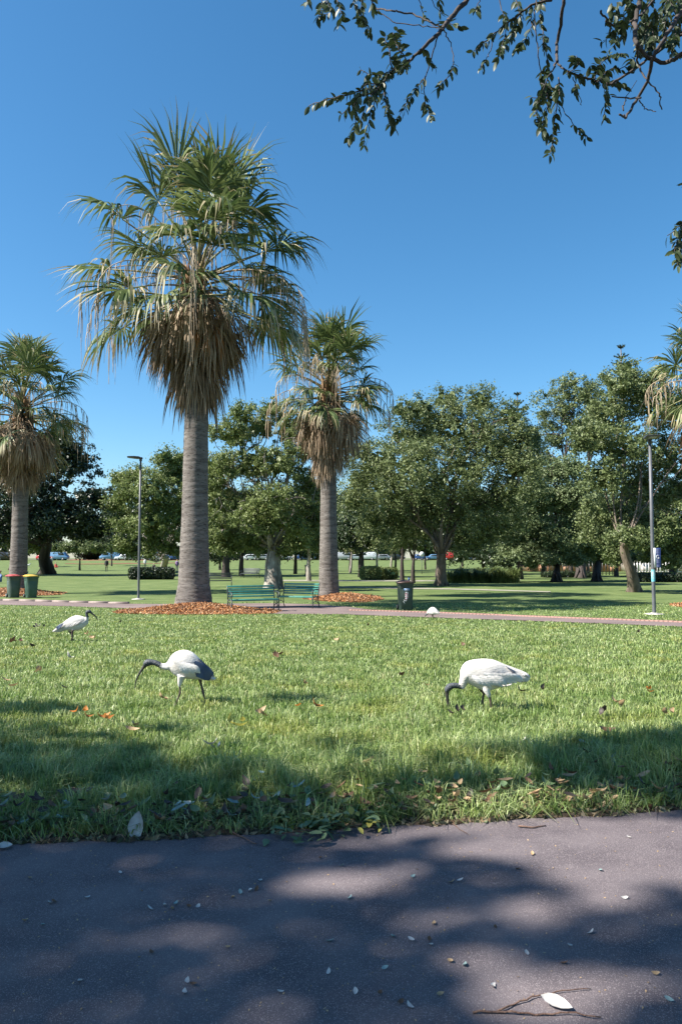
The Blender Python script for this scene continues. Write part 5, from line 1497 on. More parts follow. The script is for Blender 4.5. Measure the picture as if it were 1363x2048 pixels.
# --- ibis in front on the left, walking left with its head low
def ibis_walking():
    g = gp(382, 1410); d = g.y
    K = 5.926 * F / d; fx = (382 - 230) * 5.926; fz = (1410 - 1270) * 5.926
    root = empty('ibis', tuple(g), 'white ibis walking left with lowered black head, dark blue plumes over its tail', 'bird', 'white ibises feeding on the lawn')
    body = slice_loft([(1180, 522, 545, 1.5), (1130, 462, 548, 1.3), (1080, 392, 545, 1.15), (1030, 335, 540, 1.05), (980, 278, 532), (920, 225, 532), (860, 197, 528), (800, 191, 520), (740, 204, 503), (690, 230, 470), (655, 266, 440), (625, 318, 428), (600, 345, 424)], K, fx, fz, 0.62)
    nw = ztube([(680, 365, 60), (640, 380, 52), (600, 388, 40), (560, 382, 34), (540, 376, 32)], K, fx, fz)
    nb = ztube([(556, 380, 34), (520, 362, 36), (490, 345, 36), (450, 336, 36), (420, 334, 42), (395, 338, 48), (370, 350, 44), (352, 366, 32)], K, fx, fz, flat=0.9)
    bl = ztube([(365, 362, 28), (345, 388, 22), (318, 425, 16), (290, 470, 13), (265, 520, 11), (250, 570, 9), (243, 615, 8), (241, 658, 5)], K, fx, fz)
    y1, y2 = -.045, .045
    tw = ztube([(800, 480, 50, y1), (785, 540, 34, y1), (778, 590, 22, y1), (778, 606, 15, y1)], K, fx, fz)
    l1 = ztube([(778, 590, 12, y1), (784, 640, 12, y1), (786, 685, 15, y1), (768, 720, 10, y1), (748, 772, 9, y1), (742, fz - 8, 9, y1)], K, fx, fz)
    t2 = ztube([(960, 480, 40, y2), (985, 530, 24, y2), (1000, 575, 17, y2)], K, fx, fz)
    l2 = ztube([(985, 535, 16, y2), (1005, 600, 15, y2), (1030, 700, 16, y2), (1045, 760, 10, y2), (1062, 810, 10, y2), (1066, fz - 4, 9, y2)], K, fx, fz)
    f1 = foot(742, fz - 6, y1, K, fx, fz, -1); f2 = foot(1066, fz - 4, y2, K, fx, fz, -1)
    for hx, t_, b_, w_ in ((880, 230, 480, 1.0),): pass
    wing = slice_loft([(1120, 470, 520, 3.0), (1060, 370, 528, 2.0), (980, 300, 500, 1.5), (900, 255, 480, 1.35), (820, 240, 450, 1.3), (760, 260, 420, 1.2), (720, 300, 380, 1.1)], K, fx, fz, 0.60)
    remesh_join([(body, 0), (wing, 0), (nw, 0), (nb, 1), (bl, 2), (tw, 0), (l1, 3), (t2, 3), (l2, 3), (f1, 3), (f2, 3)], 0.0042, 'body', BM, root)
    X = lambda x, z, y: ((x - fx) / K, y, (fz - z) / K)
    for side in (-1, 1):
        MB().lathe([(0.0, -.004), (.0045, -.002), (.0055, .001), (.003, .004), (0, .005)], 10, c=X(372, 345, side * 0.029), axis='y').build('eye', M['eye'], root)
        for i in range(9):
            t = i / 8
            feather(X(955 + 22 * t, 315 + 150 * t, side * (.088 - .012 * abs(t - .4))), X(1155 - 30 * t, 500 + 38 * t - 26 * (1 - t), side * (.040)), .042, -.06, (0.25, side, 0.3), 'plume', M['plume'], root)
    for i in range(5):
        feather(X(985 + 12 * i, 292 + 20 * i, -.03 + .015 * i), X(1165, 505, -.02 + .01 * i), .035, .05, (.4, 0, 1), 'plume', M['plume'], root)
    for side in (-1, 1):
        for i in range(6):
            feather(X(730 + 36 * i, 300 + 10 * i, side * .094), X(860 + 34 * i, 455 - 4 * i + 8 * (i % 2), side * .090), .048, -.08, (0.0, side, .1), 'wing_feather', M['feather'], root)
    for i in range(3):
        feather(X(1090, 520, -.02 + .02 * i), X(1180 + 6 * i, 535, -.025 + .025 * i), .03, 0, (.2, 0, 1), 'tail_feather', M['feather'], root)
ibis_walking()
# --- ibis in front on the right, probing the grass
def ibis_probing():
    g = gp(978, 1424); d = g.y
    K = 5.452 * F / d; fx = (978 - 860) * 5.452; fz = (1424 - 1290) * 5.452
    root = empty('ibis', tuple(g), 'white ibis on the right probing the grass with its bill, plump and almost all white', 'bird', 'white ibises feeding on the lawn')
    body = slice_loft([(1082, 350, 385, 1.6), (1050, 325, 412, 1.25), (1000, 290, 415, 1.1), (940, 268, 410, 1.05), (880, 245, 418), (820, 225, 440), (760, 198, 465), (700, 176, 485), (640, 166, 505), (580, 163, 503), (520, 167, 480), (460, 176, 450), (400, 196, 420), (360, 235, 400), (335, 285, 375)], K, fx, fz, 0.60)
    nw = ztube([(400, 340, 70), (372, 390, 52), (362, 425, 44), (355, 460, 36), (340, 470, 32)], K, fx, fz)
    nb = ztube([(350, 462, 34), (310, 452, 33), (270, 448, 34), (240, 452, 38), (212, 466, 42), (192, 490, 38), (185, 520, 26)], K, fx, fz, flat=.9)
    bl = ztube([(190, 505, 26), (190, 540, 22), (192, 580, 19), (197, 625, 15), (203, 680, 12), (212, 735, 9)], K, fx, fz)
    y1, y2 = -.04, .045
    th = ztube([(590, 440, 40, y1 + .01), (605, 490, 38, y1 + .005), (622, 530, 27, y1), (632, 560, 17, y1)], K, fx, fz)
    l1 = ztube([(628, 545, 13, y1), (642, 590, 14, y1), (650, 640, 11, y1), (660, 725, 10, y1)], K, fx, fz)
    t2 = ztube([(560, 450, 50, y2), (590, 510, 34, y2), (600, 545, 20, y2)], K, fx, fz)
    l2 = ztube([(598, 535, 13, y2), (588, 590, 14, y2), (578, 640, 14, y2), (600, 680, 10, y2), (625, 725, 10, y2)], K, fx, fz)
    f1 = foot(660, fz - 3, y1, K, fx, fz, -1); f2 = foot(625, fz - 3, y2, K, fx, fz, -1)
    wing = slice_loft([(960, 300, 380, 1.9), (880, 270, 400, 1.5), (780, 240, 430, 1.3), (680, 225, 440, 1.25), (580, 225, 430, 1.22), (500, 240, 400, 1.2), (440, 275, 360, 1.1)], K, fx, fz, 0.60)
    tuft = ztube([(720, 435, 30, -.03), (780, 440, 26, -.045), (830, 440, 22, -.05), (880, 418, 8, -.05)], K, fx, fz, flat=.5)
    remesh_join([(body, 0), (wing, 0), (nw, 0), (nb, 1), (bl, 2), (th, 0), (l1, 3), (t2, 3), (l2, 3), (f1, 3), (f2, 3), (tuft, 0)], 0.0042, 'body', BM, root)
    X = lambda x, z, y: ((x - fx) / K, y, (fz - z) / K)
    for side in (-1, 1):
        MB().lathe([(0.0, -.004), (.0045, -.002), (.0055, .001), (.003, .004), (0, .005)], 10, c=X(205, 485, side * 0.026), axis='y').build('eye', M['eye'], root)
        for i in range(7):
            t = i / 6
            feather(X(815 + 20 * t, 240 + 12 * t, side * .03), X(930 + 45 * t - 10 * i % 3, 300 + 90 * t, side * (.052 - .02 * t)), .010, .10, (0.3, side, 0.8), 'plume', M['plume_grey'] if i % 3 else M['plume'], root)
    for i in range(5):
        feather(X(985, 300 + 22 * i, -.03 + .012 * i), X(1075 + 8 * (i % 2), 355 + 12 * i, -.03 + .015 * i), .03, .02, (.2, -.5, .8), 'tail_feather', M['feather'], root)
    for side in (-1, 1):
        for i in range(9):
            t = i / 8
            feather(X(560 + 38 * i, 300 + 12 * t, side * (.106 - .010 * t)), X(800 + 24 * i, 425 - 30 * t + 6 * (i % 2), side * (.085 - .030 * t)), .034, -.07, (0.1, side, .25), 'wing_feather', M['feather'], root)
        for i in range(7):
            feather(X(430 + 40 * i, 330 + 10 * (i % 2), side * (.100 + .002 * i)), X(560 + 40 * i, 430 + 8 * (i % 3), side * .098), .045, -.08, (0.0, side, .1), 'wing_feather', M['feather'], root)
    feather(X(850, 412, -.06), X(885, 408, -.055), .008, 0, (0, -1, .1), 'plume', M['plume'], root)
ibis_probing()
# --- the upright ibis further off on the left
def ibis_upright():
    g = gp(147, 1284.5); d = g.y
    K = 8.018 * F / d; fx = (147 - 60) * 8.018; fz = (1284.5 - 1200) * 8.018
    root = empty('ibis', tuple(g), 'upright white ibis facing right near the path, on the left', 'bird', 'white ibises feeding on the lawn')
    body = slice_loft([(365, 498, 515, 1.8), (420, 452, 522, 1.3), (480, 402, 520, 1.1), (540, 357, 498), (600, 312, 490), (660, 276, 492), (720, 256, 495), (780, 256, 488), (840, 268, 460), (890, 292, 420), (925, 318, 385)], K, fx, fz, .62)
    nw = ztube([(850, 370, 60), (890, 340, 44), (905, 310, 32), (908, 285, 28)], K, fx, fz)
    nb = ztube([(908, 295, 29), (905, 260, 26), (900, 230, 25), (903, 205, 28), (920, 192, 34), (945, 192, 30), (965, 205, 22)], K, fx, fz, flat=.9)
    bl = ztube([(955, 200, 20), (985, 222, 15), (1020, 248, 12), (1050, 278, 10), (1072, 310, 8), (1090, 346, 5)], K, fx, fz)
    y1, y2 = -.04, .04
    th = ztube([(640, 470, 50, y2), (620, 500, 26, y2)], K, fx, fz)
    l1 = ztube([(610, 495, 18, y2), (640, 535, 15, y2), (672, 570, 16, y2), (660, 610, 10, y2), (650, 665, 9, y2)], K, fx, fz)
    l2 = ztube([(700, 480, 24, y1), (692, 530, 15, y1), (688, 580, 15, y1), (694, 620, 11, y1), (700, 668, 10, y1)], K, fx, fz)
    f1 = foot(650, fz - 5, y2, K, fx, fz, 1); f2 = foot(700, fz - 5, y1, K, fx, fz, 1)
    wing = slice_loft([(400, 470, 510, 2.2), (470, 415, 500, 1.7), (560, 350, 470, 1.4), (650, 300, 440, 1.3), (740, 280, 420, 1.25), (820, 290, 390, 1.2), (860, 310, 360, 1.1)], K, fx, fz, .62)
    remesh_join([(body, 0), (wing, 0), (nw, 0), (nb, 1), (bl, 2), (th, 0), (l1, 3), (l2, 3), (f1, 3), (f2, 3)], .005, 'body', BM, root)
    X = lambda x, z, y: ((x - fx) / K, y, (fz - z) / K)
    for side in (-1, 1):
        for i in range(5): feather(X(575 - 8 * i, 365 + 12 * i, side * .078), X(420 + 8 * i, 458 + 8 * i, side * .05), .024, .04, (0, side, .6), 'plume', M['plume'], root)
        for i in range(7): feather(X(860 - 20 * i, 330 + 6 * i, side * (.085 + .004 * math.sin(i))), X(770 - 24 * i, 400 + 6 * i, side * .098), .022, .05, (0, side, .3), 'wing_feather', M['feather'] if i % 2 else M['plume_grey'], root)
        MB().lathe([(0.0, -.004), (.005, -.002), (.006, .001), (.003, .004), (0, .005)], 8, c=X(938, 186, side * 0.026), axis='y').build('eye', M['eye'], root)
ibis_upright()
# --- the farthest one, hunched at the path, seen from the rear quarter
def ibis_far():
    g = gp(864, 1236.5)
    K = 1000.0; fx = 0; fz = 0
    root = empty('ibis', tuple(g), 'small distant white ibis hunched head down on the path beside the single bin', 'bird', 'white ibises feeding on the lawn', rz=math.radians(-38))
    body = slice_loft([(250, -165, -135, 1.5), (200, -215, -125, 1.2), (140, -270, -120), (70, -315, -105), (0, -325, -100), (-70, -300, -105), (-120, -255, -120), (-150, -215, -140)], K, fx, fz, .66)
    nw = ztube([(-110, -210, 50), (-150, -160, 34), (-165, -125, 26)], K, fx, fz)
    nb = ztube([(-160, -135, 24), (-180, -105, 25), (-205, -95, 28), (-225, -85, 20)], K, fx, fz)
    bl = ztube([(-215, -88, 16), (-245, -60, 11), (-262, -25, 8), (-266, 0, 5)], K, fx, fz)
    l1 = ztube([(20, -130, 24, -.04), (10, -80, 12, -.04), (30, 0, 8, -.04)], K, fx, fz); l2 = ztube([(10, -130, 24, .04), (-10, -80, 12, .04), (-5, 0, 8, .04)], K, fx, fz)
    remesh_join([(body, 0), (nw, 0), (nb, 1), (bl, 2), (l1, 3), (l2, 3), (foot(30, 0, -.04, K, 0, 0, -1), 3), (foot(-5, 0, .04, K, 0, 0, -1), 3)], .006, 'body', BM, root)
    for i in range(4): feather((.13 + .01 * i, -.05 + .03 * i, .255), (.23, -.05 + .03 * i, .16), .02, 0, (.4, 0, 1), 'plume', M['plume'], root)
ibis_far()

# ------------------------------------------------------------------ people, far off
def person(px, py, pose, top_m, leg_m, label, hair='hair', s=1.0, rz=0.0, pos=None):
    g = pos or gp(px, py)
    root = empty('person', tuple(g), label, 'person', None, rz)
    c = lambda pts, r, n=10: MB().tube(pts, r, n)
    P = []
    if pose == 'stand':
        for sx in (-1, 1):
            P.append((c([(sx * .09, 0, .92), (sx * .10, .02, .5), (sx * .10, 0, .08)], [.09, .062, .045]), 1))
            P.append((c([(sx * .10, .03, .05), (sx * .10, -.14, .035)], [.05, .035]), 3))
            P.append((c([(sx * .19, 0, 1.42), (sx * .25, .02, 1.14), (sx * .24, -.06, .90)], [.055, .042, .034]), 0 if pose else 0))
            P.append((c([(sx * .24, -.06, .90), (sx * .235, -.08, .80)], [.032, .025]), 2))
        P.append((MB().tube([(0, 0, .88), (0, 0, 1.0), (0, 0, 1.25), (0, 0, 1.42), (0, 0, 1.49)], [.13, .135, .16, .17, .08], 14, flat=1.35, up=(0, 1, 0)), 0))
        hz = 1.62
    else:
        for sx in (-1, 1):
            P.append((c([(sx * .10, 0, .12), (sx * .16, -.38, .36)], [.09, .065]), 1)); P.append((c([(sx * .16, -.38, .36), (sx * .15, -.50, .05)], [.06, .045]), 1))
            P.append((c([(sx * .15, -.50, .04), (sx * .15, -.64, .035)], [.045, .03]), 3))
            P.append((c([(sx * .19, .05, .60), (sx * .24, -.12, .40), (sx * .16, -.32, .40)], [.055, .042, .03]), 0)); P.append((c([(sx * .16, -.32, .40), (sx * .12, -.38, .40)], [.03, .025]), 2))
        P.append((MB().tube([(0, .02, .08), (0, .04, .3), (0, .04, .55), (0, .03, .68)], [.15, .14, .16, .08], 14, flat=1.3, up=(0, 1, 0)), 0))
        hz = .82
    yh = 0.0 if pose == 'stand' else .02
    P.append((c([(0, yh, hz - .18), (0, yh, hz - .08)], [.05, .05]), 2))
    P.append((MB().tube([(0, yh, hz - .12), (0, yh, hz - .06), (0, yh, hz), (0, yh, hz + .07), (0, yh, hz + .11)], [.03, .075, .092, .075, .02], 12), 2))
    P.append((MB().tube([(0, yh - .10, hz - .01), (0, yh - .08, hz - .015)], [.012, .02], 6), 2))
    P.append((MB().tube([(0, yh + .03, hz + .0), (0, yh + .025, hz + .08), (0, yh + .01, hz + .13)], [.098, .09, .03], 12), 4))
    b = remesh_join(P, .022, 'body', [M[top_m], M[leg_m], M['skin'], M['rubber'], M[hair]], root, 1)
    root.scale = (s, s, s)
    return root
person(213, 1143, 'stand', 'cloth_black', 'cloth_black', 'person standing in black clothes on the far lawn under the dark tree')
person(104, 1131, 'stand', 'cloth_white', 'cloth_jeans', 'person standing in a white top beside the far young tree', rz=1.2)
person(112, 1136, 'sit', 'cloth_red', 'cloth_red', 'person sitting low in red on the far lawn next to the one in white', rz=.7)
person(290, 1136, 'stand', 'cloth_white', 'cloth_black', 'person in a white top and dark trousers right of the left lamp post', s=.95)
person(308, 1138, 'sit', 'cloth_black', 'cloth_jeans', 'person in dark clothes sitting on the lawn above the long hedge', rz=.4)
person(354, 1143, 'stand', 'cloth_purple', 'cloth_purple', 'person in purple beside the left flank of the tallest palm', s=.95)
person(-1, 1166, 'sit', 'cloth_blue', 'cloth_jeans', 'person in pale blue sitting on the grass at the left edge behind the bins', rz=-.5)
# small white dog on the far lawn
def dog():
    g = gp(56, 1135); root = empty('dog', tuple(g), 'small white dog on the far lawn right of the left palm trunk', 'dog', None, .3)
    c = lambda pts, r: (MB().tube(pts, r, 10), 0)
    P = [c([(-.25, 0, .42), (0, 0, .43), (.22, 0, .45)], [.10, .12, .13]), c([(.22, 0, .48), (.34, 0, .62)], [.08, .07]), c([(.33, 0, .64), (.42, 0, .63), (.52, 0, .58)], [.07, .075, .03]),
         c([(-.3, 0, .46), (-.42, 0, .58)], [.03, .015])]
    for y in (-.08, .08):
        P += [c([(.2, y, .4), (.2, y, .2), (.21, y, .02)], [.055, .035, .03]), c([(-.24, y, .42), (-.18, y, .26), (-.27, y, .16), (-.25, y, .02)], [.075, .05, .03, .028]), c([(.36, y * .7, .68), (.34, y, .76)], [.03, .01])]
    remesh_join(P, .018, 'body', [M['cloth_white']], root, 1)
dog()

# ------------------------------------------------------------------ parked cars
def car(px, py, colour, label, kind='hatch', rz=0.0, d=182.0):
    b = at(px, py, d); z = gzf(b.x, d) + .04
    root = empty('parked_car', (b.x, d, z), label, 'car', 'cars parked beyond the lawn', rz)
    van = kind == 'van'
    H = 2.0 if van else 1.45
    if van: prof = [(-2.3, .35), (2.3, .35), (2.35, .95), (1.9, 1.15), (1.45, H), (-2.25, H), (-2.35, .9)]
    else: prof = [(-2.1, .35), (2.1, .35), (2.15, .72), (1.95, .88), (1.15, .96), (.55, H), (-1.35, H), (-1.9, 1.0), (-2.15, .9)]
    MB().prism(prof, -.85, .85).build('body', M['car_' + colour], root, bevel=.06)
    g = [(1.0, 1.0), (.5, H - .1), (-1.25, H - .1), (-1.65, 1.0)] if not van else [(1.7, 1.25), (1.38, H - .15), (.2, H - .15), (.2, 1.25)]
    for y in (-1, 1): MB().prism(g, y * .852, y * .866).build('side_window', M['glass'], root)
    for x in (-1.35, 1.35):
        for y in (-1, 1):
            w = MB().lathe([(.001, -.1), (.31, -.1), (.33, 0), (.31, .1), (.001, .1)], 16, axis='y').build('wheel', M['rubber'], root, loc=(x, y * .80, .33))
            MB().lathe([(.001, y * .105), (.19, y * .108), (.2, 0)], 12, axis='y').build('rim', M['hubcap'], w)
    for y in (-.6, .6): MB().box((2.13, y, .68), (.08, .28, .14)).build('headlight', M['white_paint'], root)
CARS = [(14, 'dark', 'van', 'dark van at the left edge left of the palm trunk'), (92, 'red', 'hatch', 'dull red car behind the person in white'), (118, 'sky', 'van', 'pale blue van between the left palm and the brown bank'),
        (220, 'sky', 'van', 'blue-grey van behind the thin dark tree'), (249, 'white', 'hatch', 'white car first from the left of the white pair by the lamp post'), (264, 'silver', 'hatch', 'silver car just left of the lamp post'), (279, 'white', 'van', 'white van directly behind the left lamp post'),
        (307, 'blue', 'van', 'blue van right of the left lamp post'), (326, 'white', 'hatch', 'white car between the blue van and the tallest palm'), (352, 'blue', 'hatch', 'dark blue car touching the outline of the tallest palm'),
        (505, 'white', 'hatch', 'white car left of the old fig trunk'), (522, 'silver', 'hatch', 'silver car against the old fig trunk'), (567, 'white', 'hatch', 'white car just right of the old fig trunk'), (612, 'blue', 'van', 'blue van above the far dark bin'),
        (686, 'silver', 'van', 'silver van just right of the middle palm trunk'), (708, 'white', 'hatch', 'white car second right of the middle palm'), (733, 'white', 'van', 'white van above the round bushes'), (762, 'silver', 'hatch', 'silver car behind the thin pale trees'),
        (792, 'dark', 'hatch', 'dark car left of the forked trunk'), (842, 'blue', 'hatch', 'blue car left of the forked trunk'), (866, 'sky', 'hatch', 'light blue car touching the forked trunk'), (903, 'red', 'van', 'bright red van right of the forked trunk'), (934, 'blue', 'hatch', 'blue car right of the red van'), (958, 'dark', 'hatch', 'dark car furthest right in the row')]
for i, (px, c, kd_, lab) in enumerate(CARS):
    car(px, 1121, c, lab, kd_, rz=random.choice([0, math.pi]) + random.uniform(-.08, .08))
# white round sign on a post above the blue car
p = gp(843, 1148); sp = empty('road_sign', tuple(p), 'small round white sign on a thin post above the single bin', 'sign')
MB().tube([(0, 0, 0), (0, 0, 2.3)], .03, 8).build('post', M['pole'], sp)
MB().lathe([(.001, -.02), (.3, -.02), (.3, .02), (.001, .02)], 20, axis='y').build('disc', M['white_paint'], sp, loc=(0, -.05, 2.3))

# ------------------------------------------------------------------ building and fences behind the trees on the right
def building(px0, px1, d, h, wall, label, seed, roof=True):
    rng = np.random.default_rng(seed)
    a = at(px0, 1150, d); b = at(px1, 1150, d); z = gzf(a.x, d); Wd = b.x - a.x
    root = empty('brick_building' if wall == 'wall_brick' else 'rendered_house', ((a.x + b.x) / 2, d, z), label, 'building')
    k = max(2, int(Wd / 3.2)); ww = 1.1; wz = (0.95, 2.25)
    mb = MB()
    xs_ = [-Wd / 2]
    for i in range(k): c = -Wd / 2 + Wd * (i + .5) / k; xs_ += [c - ww / 2, c + ww / 2]
    xs_.append(Wd / 2)
    levels = [0.0] + ([3.0] if h > 5 else [])
    for lv in levels:
        for i in range(0, len(xs_) - 1):
            x0, x1 = xs_[i], xs_[i + 1]; c = (x0 + x1) / 2; w = x1 - x0
            if i % 2 == 0: mb.box((c, 0, lv + 1.5), (w, .3, 3.0))
            else:
                mb.box((c, 0, lv + wz[0] / 2), (w, .3, wz[0])); mb.box((c, 0, lv + (wz[1] + 3) / 2), (w, .3, 3 - wz[1]))
    mb.box((0, 5, h / 2), (Wd, .3, h)); mb.box((-Wd / 2 + .15, 2.5, h / 2), (.3, 4.6, h)); mb.box((Wd / 2 - .15, 2.5, h / 2), (.3, 4.6, h))
    mb.build('wall', M[wall], root)
    for lv in levels:
        for i in range(k):
            c = -Wd / 2 + Wd * (i + .5) / k
            fr = MB(); 
            for dz in wz: fr.box((0, 0, dz + (.03 if dz == wz[0] else -.03)), (ww, .08, .06))
            for dx in (-ww / 2 + .03, 0, ww / 2 - .03): fr.box((dx, 0, (wz[0] + wz[1]) / 2), (.05, .07, wz[1] - wz[0] - .12))
            f = fr.build('window', M['white_paint'], root, loc=(c, -.02, lv))
            MB().box((0, .03, (wz[0] + wz[1]) / 2), (ww, .01, wz[1] - wz[0])).build('pane', M['dark_glass'], f)
    hh = 3.0 * len(levels)
    MB().add([(-Wd / 2 - .5, -.7, hh), (Wd / 2 + .5, -.7, hh), (Wd / 2 + .5, 5.7, hh), (-Wd / 2 - .5, 5.7, hh), (-Wd / 2 + 1, 2.5, hh + 2), (Wd / 2 - 1, 2.5, hh + 2)],
             [(0, 1, 5, 4), (2, 3, 4, 5), (0, 3, 2, 1)], [(1, 2, 5), (3, 0, 4)]).build('roof', M['roof'], root)
building(1060, 1250, 104, 3.0, 'wall_brick', 'low brick building glimpsed between the trunks right of the domed tree', 3)
building(1262, 1420, 100, 3.0, 'render_wall', 'pale low house behind the hedge at the right', 4)
def fence(px0, px1, py, h, m, label, step=0.22):
    a = gp(px0, py); b = gp(px1, py); root = empty('picket_fence', tuple(a), label, 'fence')
    L = math.hypot(b.x - a.x, b.y - a.y); ang = math.atan2(b.y - a.y, b.x - a.x); root.rotation_euler = (0, 0, ang)
    me = MB().box((0, 0, h / 2), (.09, .03, h)).mesh('picket'); me.materials.append(m)
    for i in range(int(L / step)):
        o = bpy.data.objects.new('picket', me); COL.objects.link(o); o.parent = root; o.location = (i * step, 0, 0)
    for z in (h * .25, h * .8): MB().box((L / 2, .04, z), (L, .04, .07)).build('rail', m, root)
fence(1268, 1363, 1150.5, 1.5, M['white_paint'], 'white picket fence behind the hedge near the blue banner pole', .30)
fence(1085, 1235, 1150.5, 1.5, M['iron'], 'dark railing in front of the low brick building', .35)

# ------------------------------------------------------------------ fallen leaves, twigs and crumbs
LM = {}
def fallen(key, px, py, L, W, mat_, label=None, cat='leaf', group=None, curl=.3, tilt=(0, 0, 0), name='fallen_leaf', lift=.006, grass=True):
    g = gp(px, py)
    k = (mat_, round(L, 3), round(W, 3), curl)
    if k not in LM:
        v, q = leaf_mesh(RNG, L, W, 0)
        # curled along the length and cupped across it
        t = v[:, 0] / L; v[:, 2] = v[:, 2] * 1.6 + curl * L * (4 * (t - .5) ** 2 - .25) * .5; v[:, 1] += .06 * L * np.sin(t * 3)
        v[:, 0] -= L / 2
        me = mesh_np(name, v, [q], None, True); me.materials.append(M[mat_]); LM[k] = me
    o = bpy.data.objects.new(name, LM[k]); COL.objects.link(o)
    zl = lift
    o.location = (g.x, g.y, g.z + zl); o.rotation_euler = tilt
    tag(o, label, cat, group); return o
def stand(key, px, py, L, W, m, label, lean=.3, rz=0.0):
    """a leaf standing on its tip in the grass"""
    o = fallen(key, px, py, L, W, m, label, curl=.25)
    o.location.z = gzf(o.location.x, o.location.y) + L * .48 * math.cos(lean)
    o.rotation_euler = (math.radians(80), -math.pi / 2 + lean, rz)
    return o
stand('a', 275, 1678, .125, .066, 'dry_pale', 'large pale leaf standing upright at the path edge on the left', .12, .3)
stand('b', 363, 1590, .10, .07, 'dry_dark', 'black leaf standing in the shaded grass above the large pale leaf', -.15, .2)
stand('c', 472, 1606, .11, .045, 'dry_yellow', 'yellow-green leaf upright in the grass, left of a pair', .1, .5)
stand('d', 502, 1604, .085, .055, 'dry_yellow', 'broader yellow leaf upright in the grass, right of a pair', -.3, .1)
stand('e', 300, 1605, .075, .06, 'dry_dark', 'small dark leaf left of the upright black leaf', .5, .6)
fallen('f', 150, 1614, .17, .07, 'dry_dark', 'long dark brown leaf lying in the shaded grass on the left', curl=.5, tilt=(.3, 0, .3), lift=.06)
fallen('g', 1163, 1500, .055, .04, 'dry_silver', 'left of two bluish shiny leaves in the shaded grass on the right', tilt=(.5, .2, .4), lift=.05)
fallen('h', 1186, 1500, .05, .03, 'dry_silver', 'right, smaller of two bluish shiny leaves in the shaded grass', tilt=(.4, -.3, -.2), lift=.05)
fallen('i', 1212, 1478, .12, .045, 'dry_brown', 'rust brown curled leaf at the sunlit rim of the right hand shade', tilt=(.5, .1, .1), lift=.06, curl=.6)
fallen('j', 690, 1520, .14, .05, 'dry_dark', 'dark brown curled leaf in the middle of the lawn', tilt=(.4, 0, -.3), lift=.05, curl=.6)
fallen('k', 1112, 2018, .085, .042, 'dry_pale', 'white leaf lying beside the forked twig on the path', tilt=(.25, .1, -.55), lift=.012)
fallen('l', 10, 1700, .06, .05, 'dry_pale', 'pale leaf at the left edge of the path', tilt=(.2, 0, .4), lift=.012)
# lobed brown leaf
def lobed(px, py, s, m, label, tilt):
    g = gp(px, py); pts = []
    out = [(0, -.55), (.12, -.2), (.45, -.3), (.28, -.02), (.62, .12), (.25, .2), (.32, .55), (.08, .38), (0, .75), (-.1, .38), (-.38, .5), (-.24, .18), (-.58, .05), (-.25, -.04), (-.4, -.35), (-.1, -.2)]
    V = [(0, 0.1, 0)] + [(x, y, .12 * math.hypot(x, y) + .05 * math.sin(i * 2)) for i, (x, y) in enumerate(out)]
    T = [(0, i + 1, (i + 1) % len(out) + 1) for i in range(len(out))]
    o = MB().add(np.array(V) * s, (), T).build('fallen_leaf', M[m], sm=True); o.location = (g.x, g.y, g.z + .05); o.rotation_euler = tilt
    tag(o, label, 'leaf')
lobed(980, 1606, .072, 'dry_brown', 'large lobed reddish brown leaf lying in the sunlit grass by the path', (.7, .1, -.6))
lobed(1000, 1628, .05, 'dry_tan', 'tan lobed leaf just below the larger reddish one at the path edge', (.4, -.2, .9))
lobed(908, 1614, .04, 'dry_tan', 'small tan lobed leaf in the dry litter above the path', (.3, .2, 2.0))
# twigs
def twig(pts, r, label, name='twig', lift=.01, forks=()):
    P = [np.array(gp(*p)) + [0, 0, lift] for p in pts]
    P = resample(np.array(P), .02); rg = np.random.default_rng(int(pts[0][0])); P = P + rg.normal(0, .0016, P.shape)
    mb = MB(); mb.tube(P, np.linspace(r, r * .55, len(P)), 6)
    for f_ in forks:
        Q_ = resample(np.array([np.array(gp(*p)) + [0, 0, lift] for p in f_]), .02); Q_ = Q_ + rg.normal(0, .0014, Q_.shape); mb.tube(Q_, np.linspace(r * .8, r * .4, len(Q_)), 6)
    o = mb.build(name, M['twig'], sm=True); tag(o, label, 'twig'); return o
twig([(945, 2032), (1000, 2030), (1060, 2036), (1140, 2034), (1200, 2044)], .0035, 'forked reddish twig lying across the sunlit patch at the bottom of the path', forks=[[(995, 2030), (1035, 2012), (1080, 1998), (1130, 1987), (1180, 1985)]])
twig([(1036, 1657), (1062, 1660), (1090, 1655)], .004, 'short dark twig on the sunlit path near the grass on the right')
twig([(462, 1668), (485, 1680), (512, 1694)], .004, 'bent dark twig sticking out of the grass onto the path', lift=.012)
twig([(905, 1652), (922, 1665), (935, 1672)], .002, 'thin short twig on the path below the grass, right of the middle')
twig([(380, 1660), (420, 1650), (470, 1655)], .004, 'dark twig lying in the leaf litter left of the green sprigs', lift=.03)
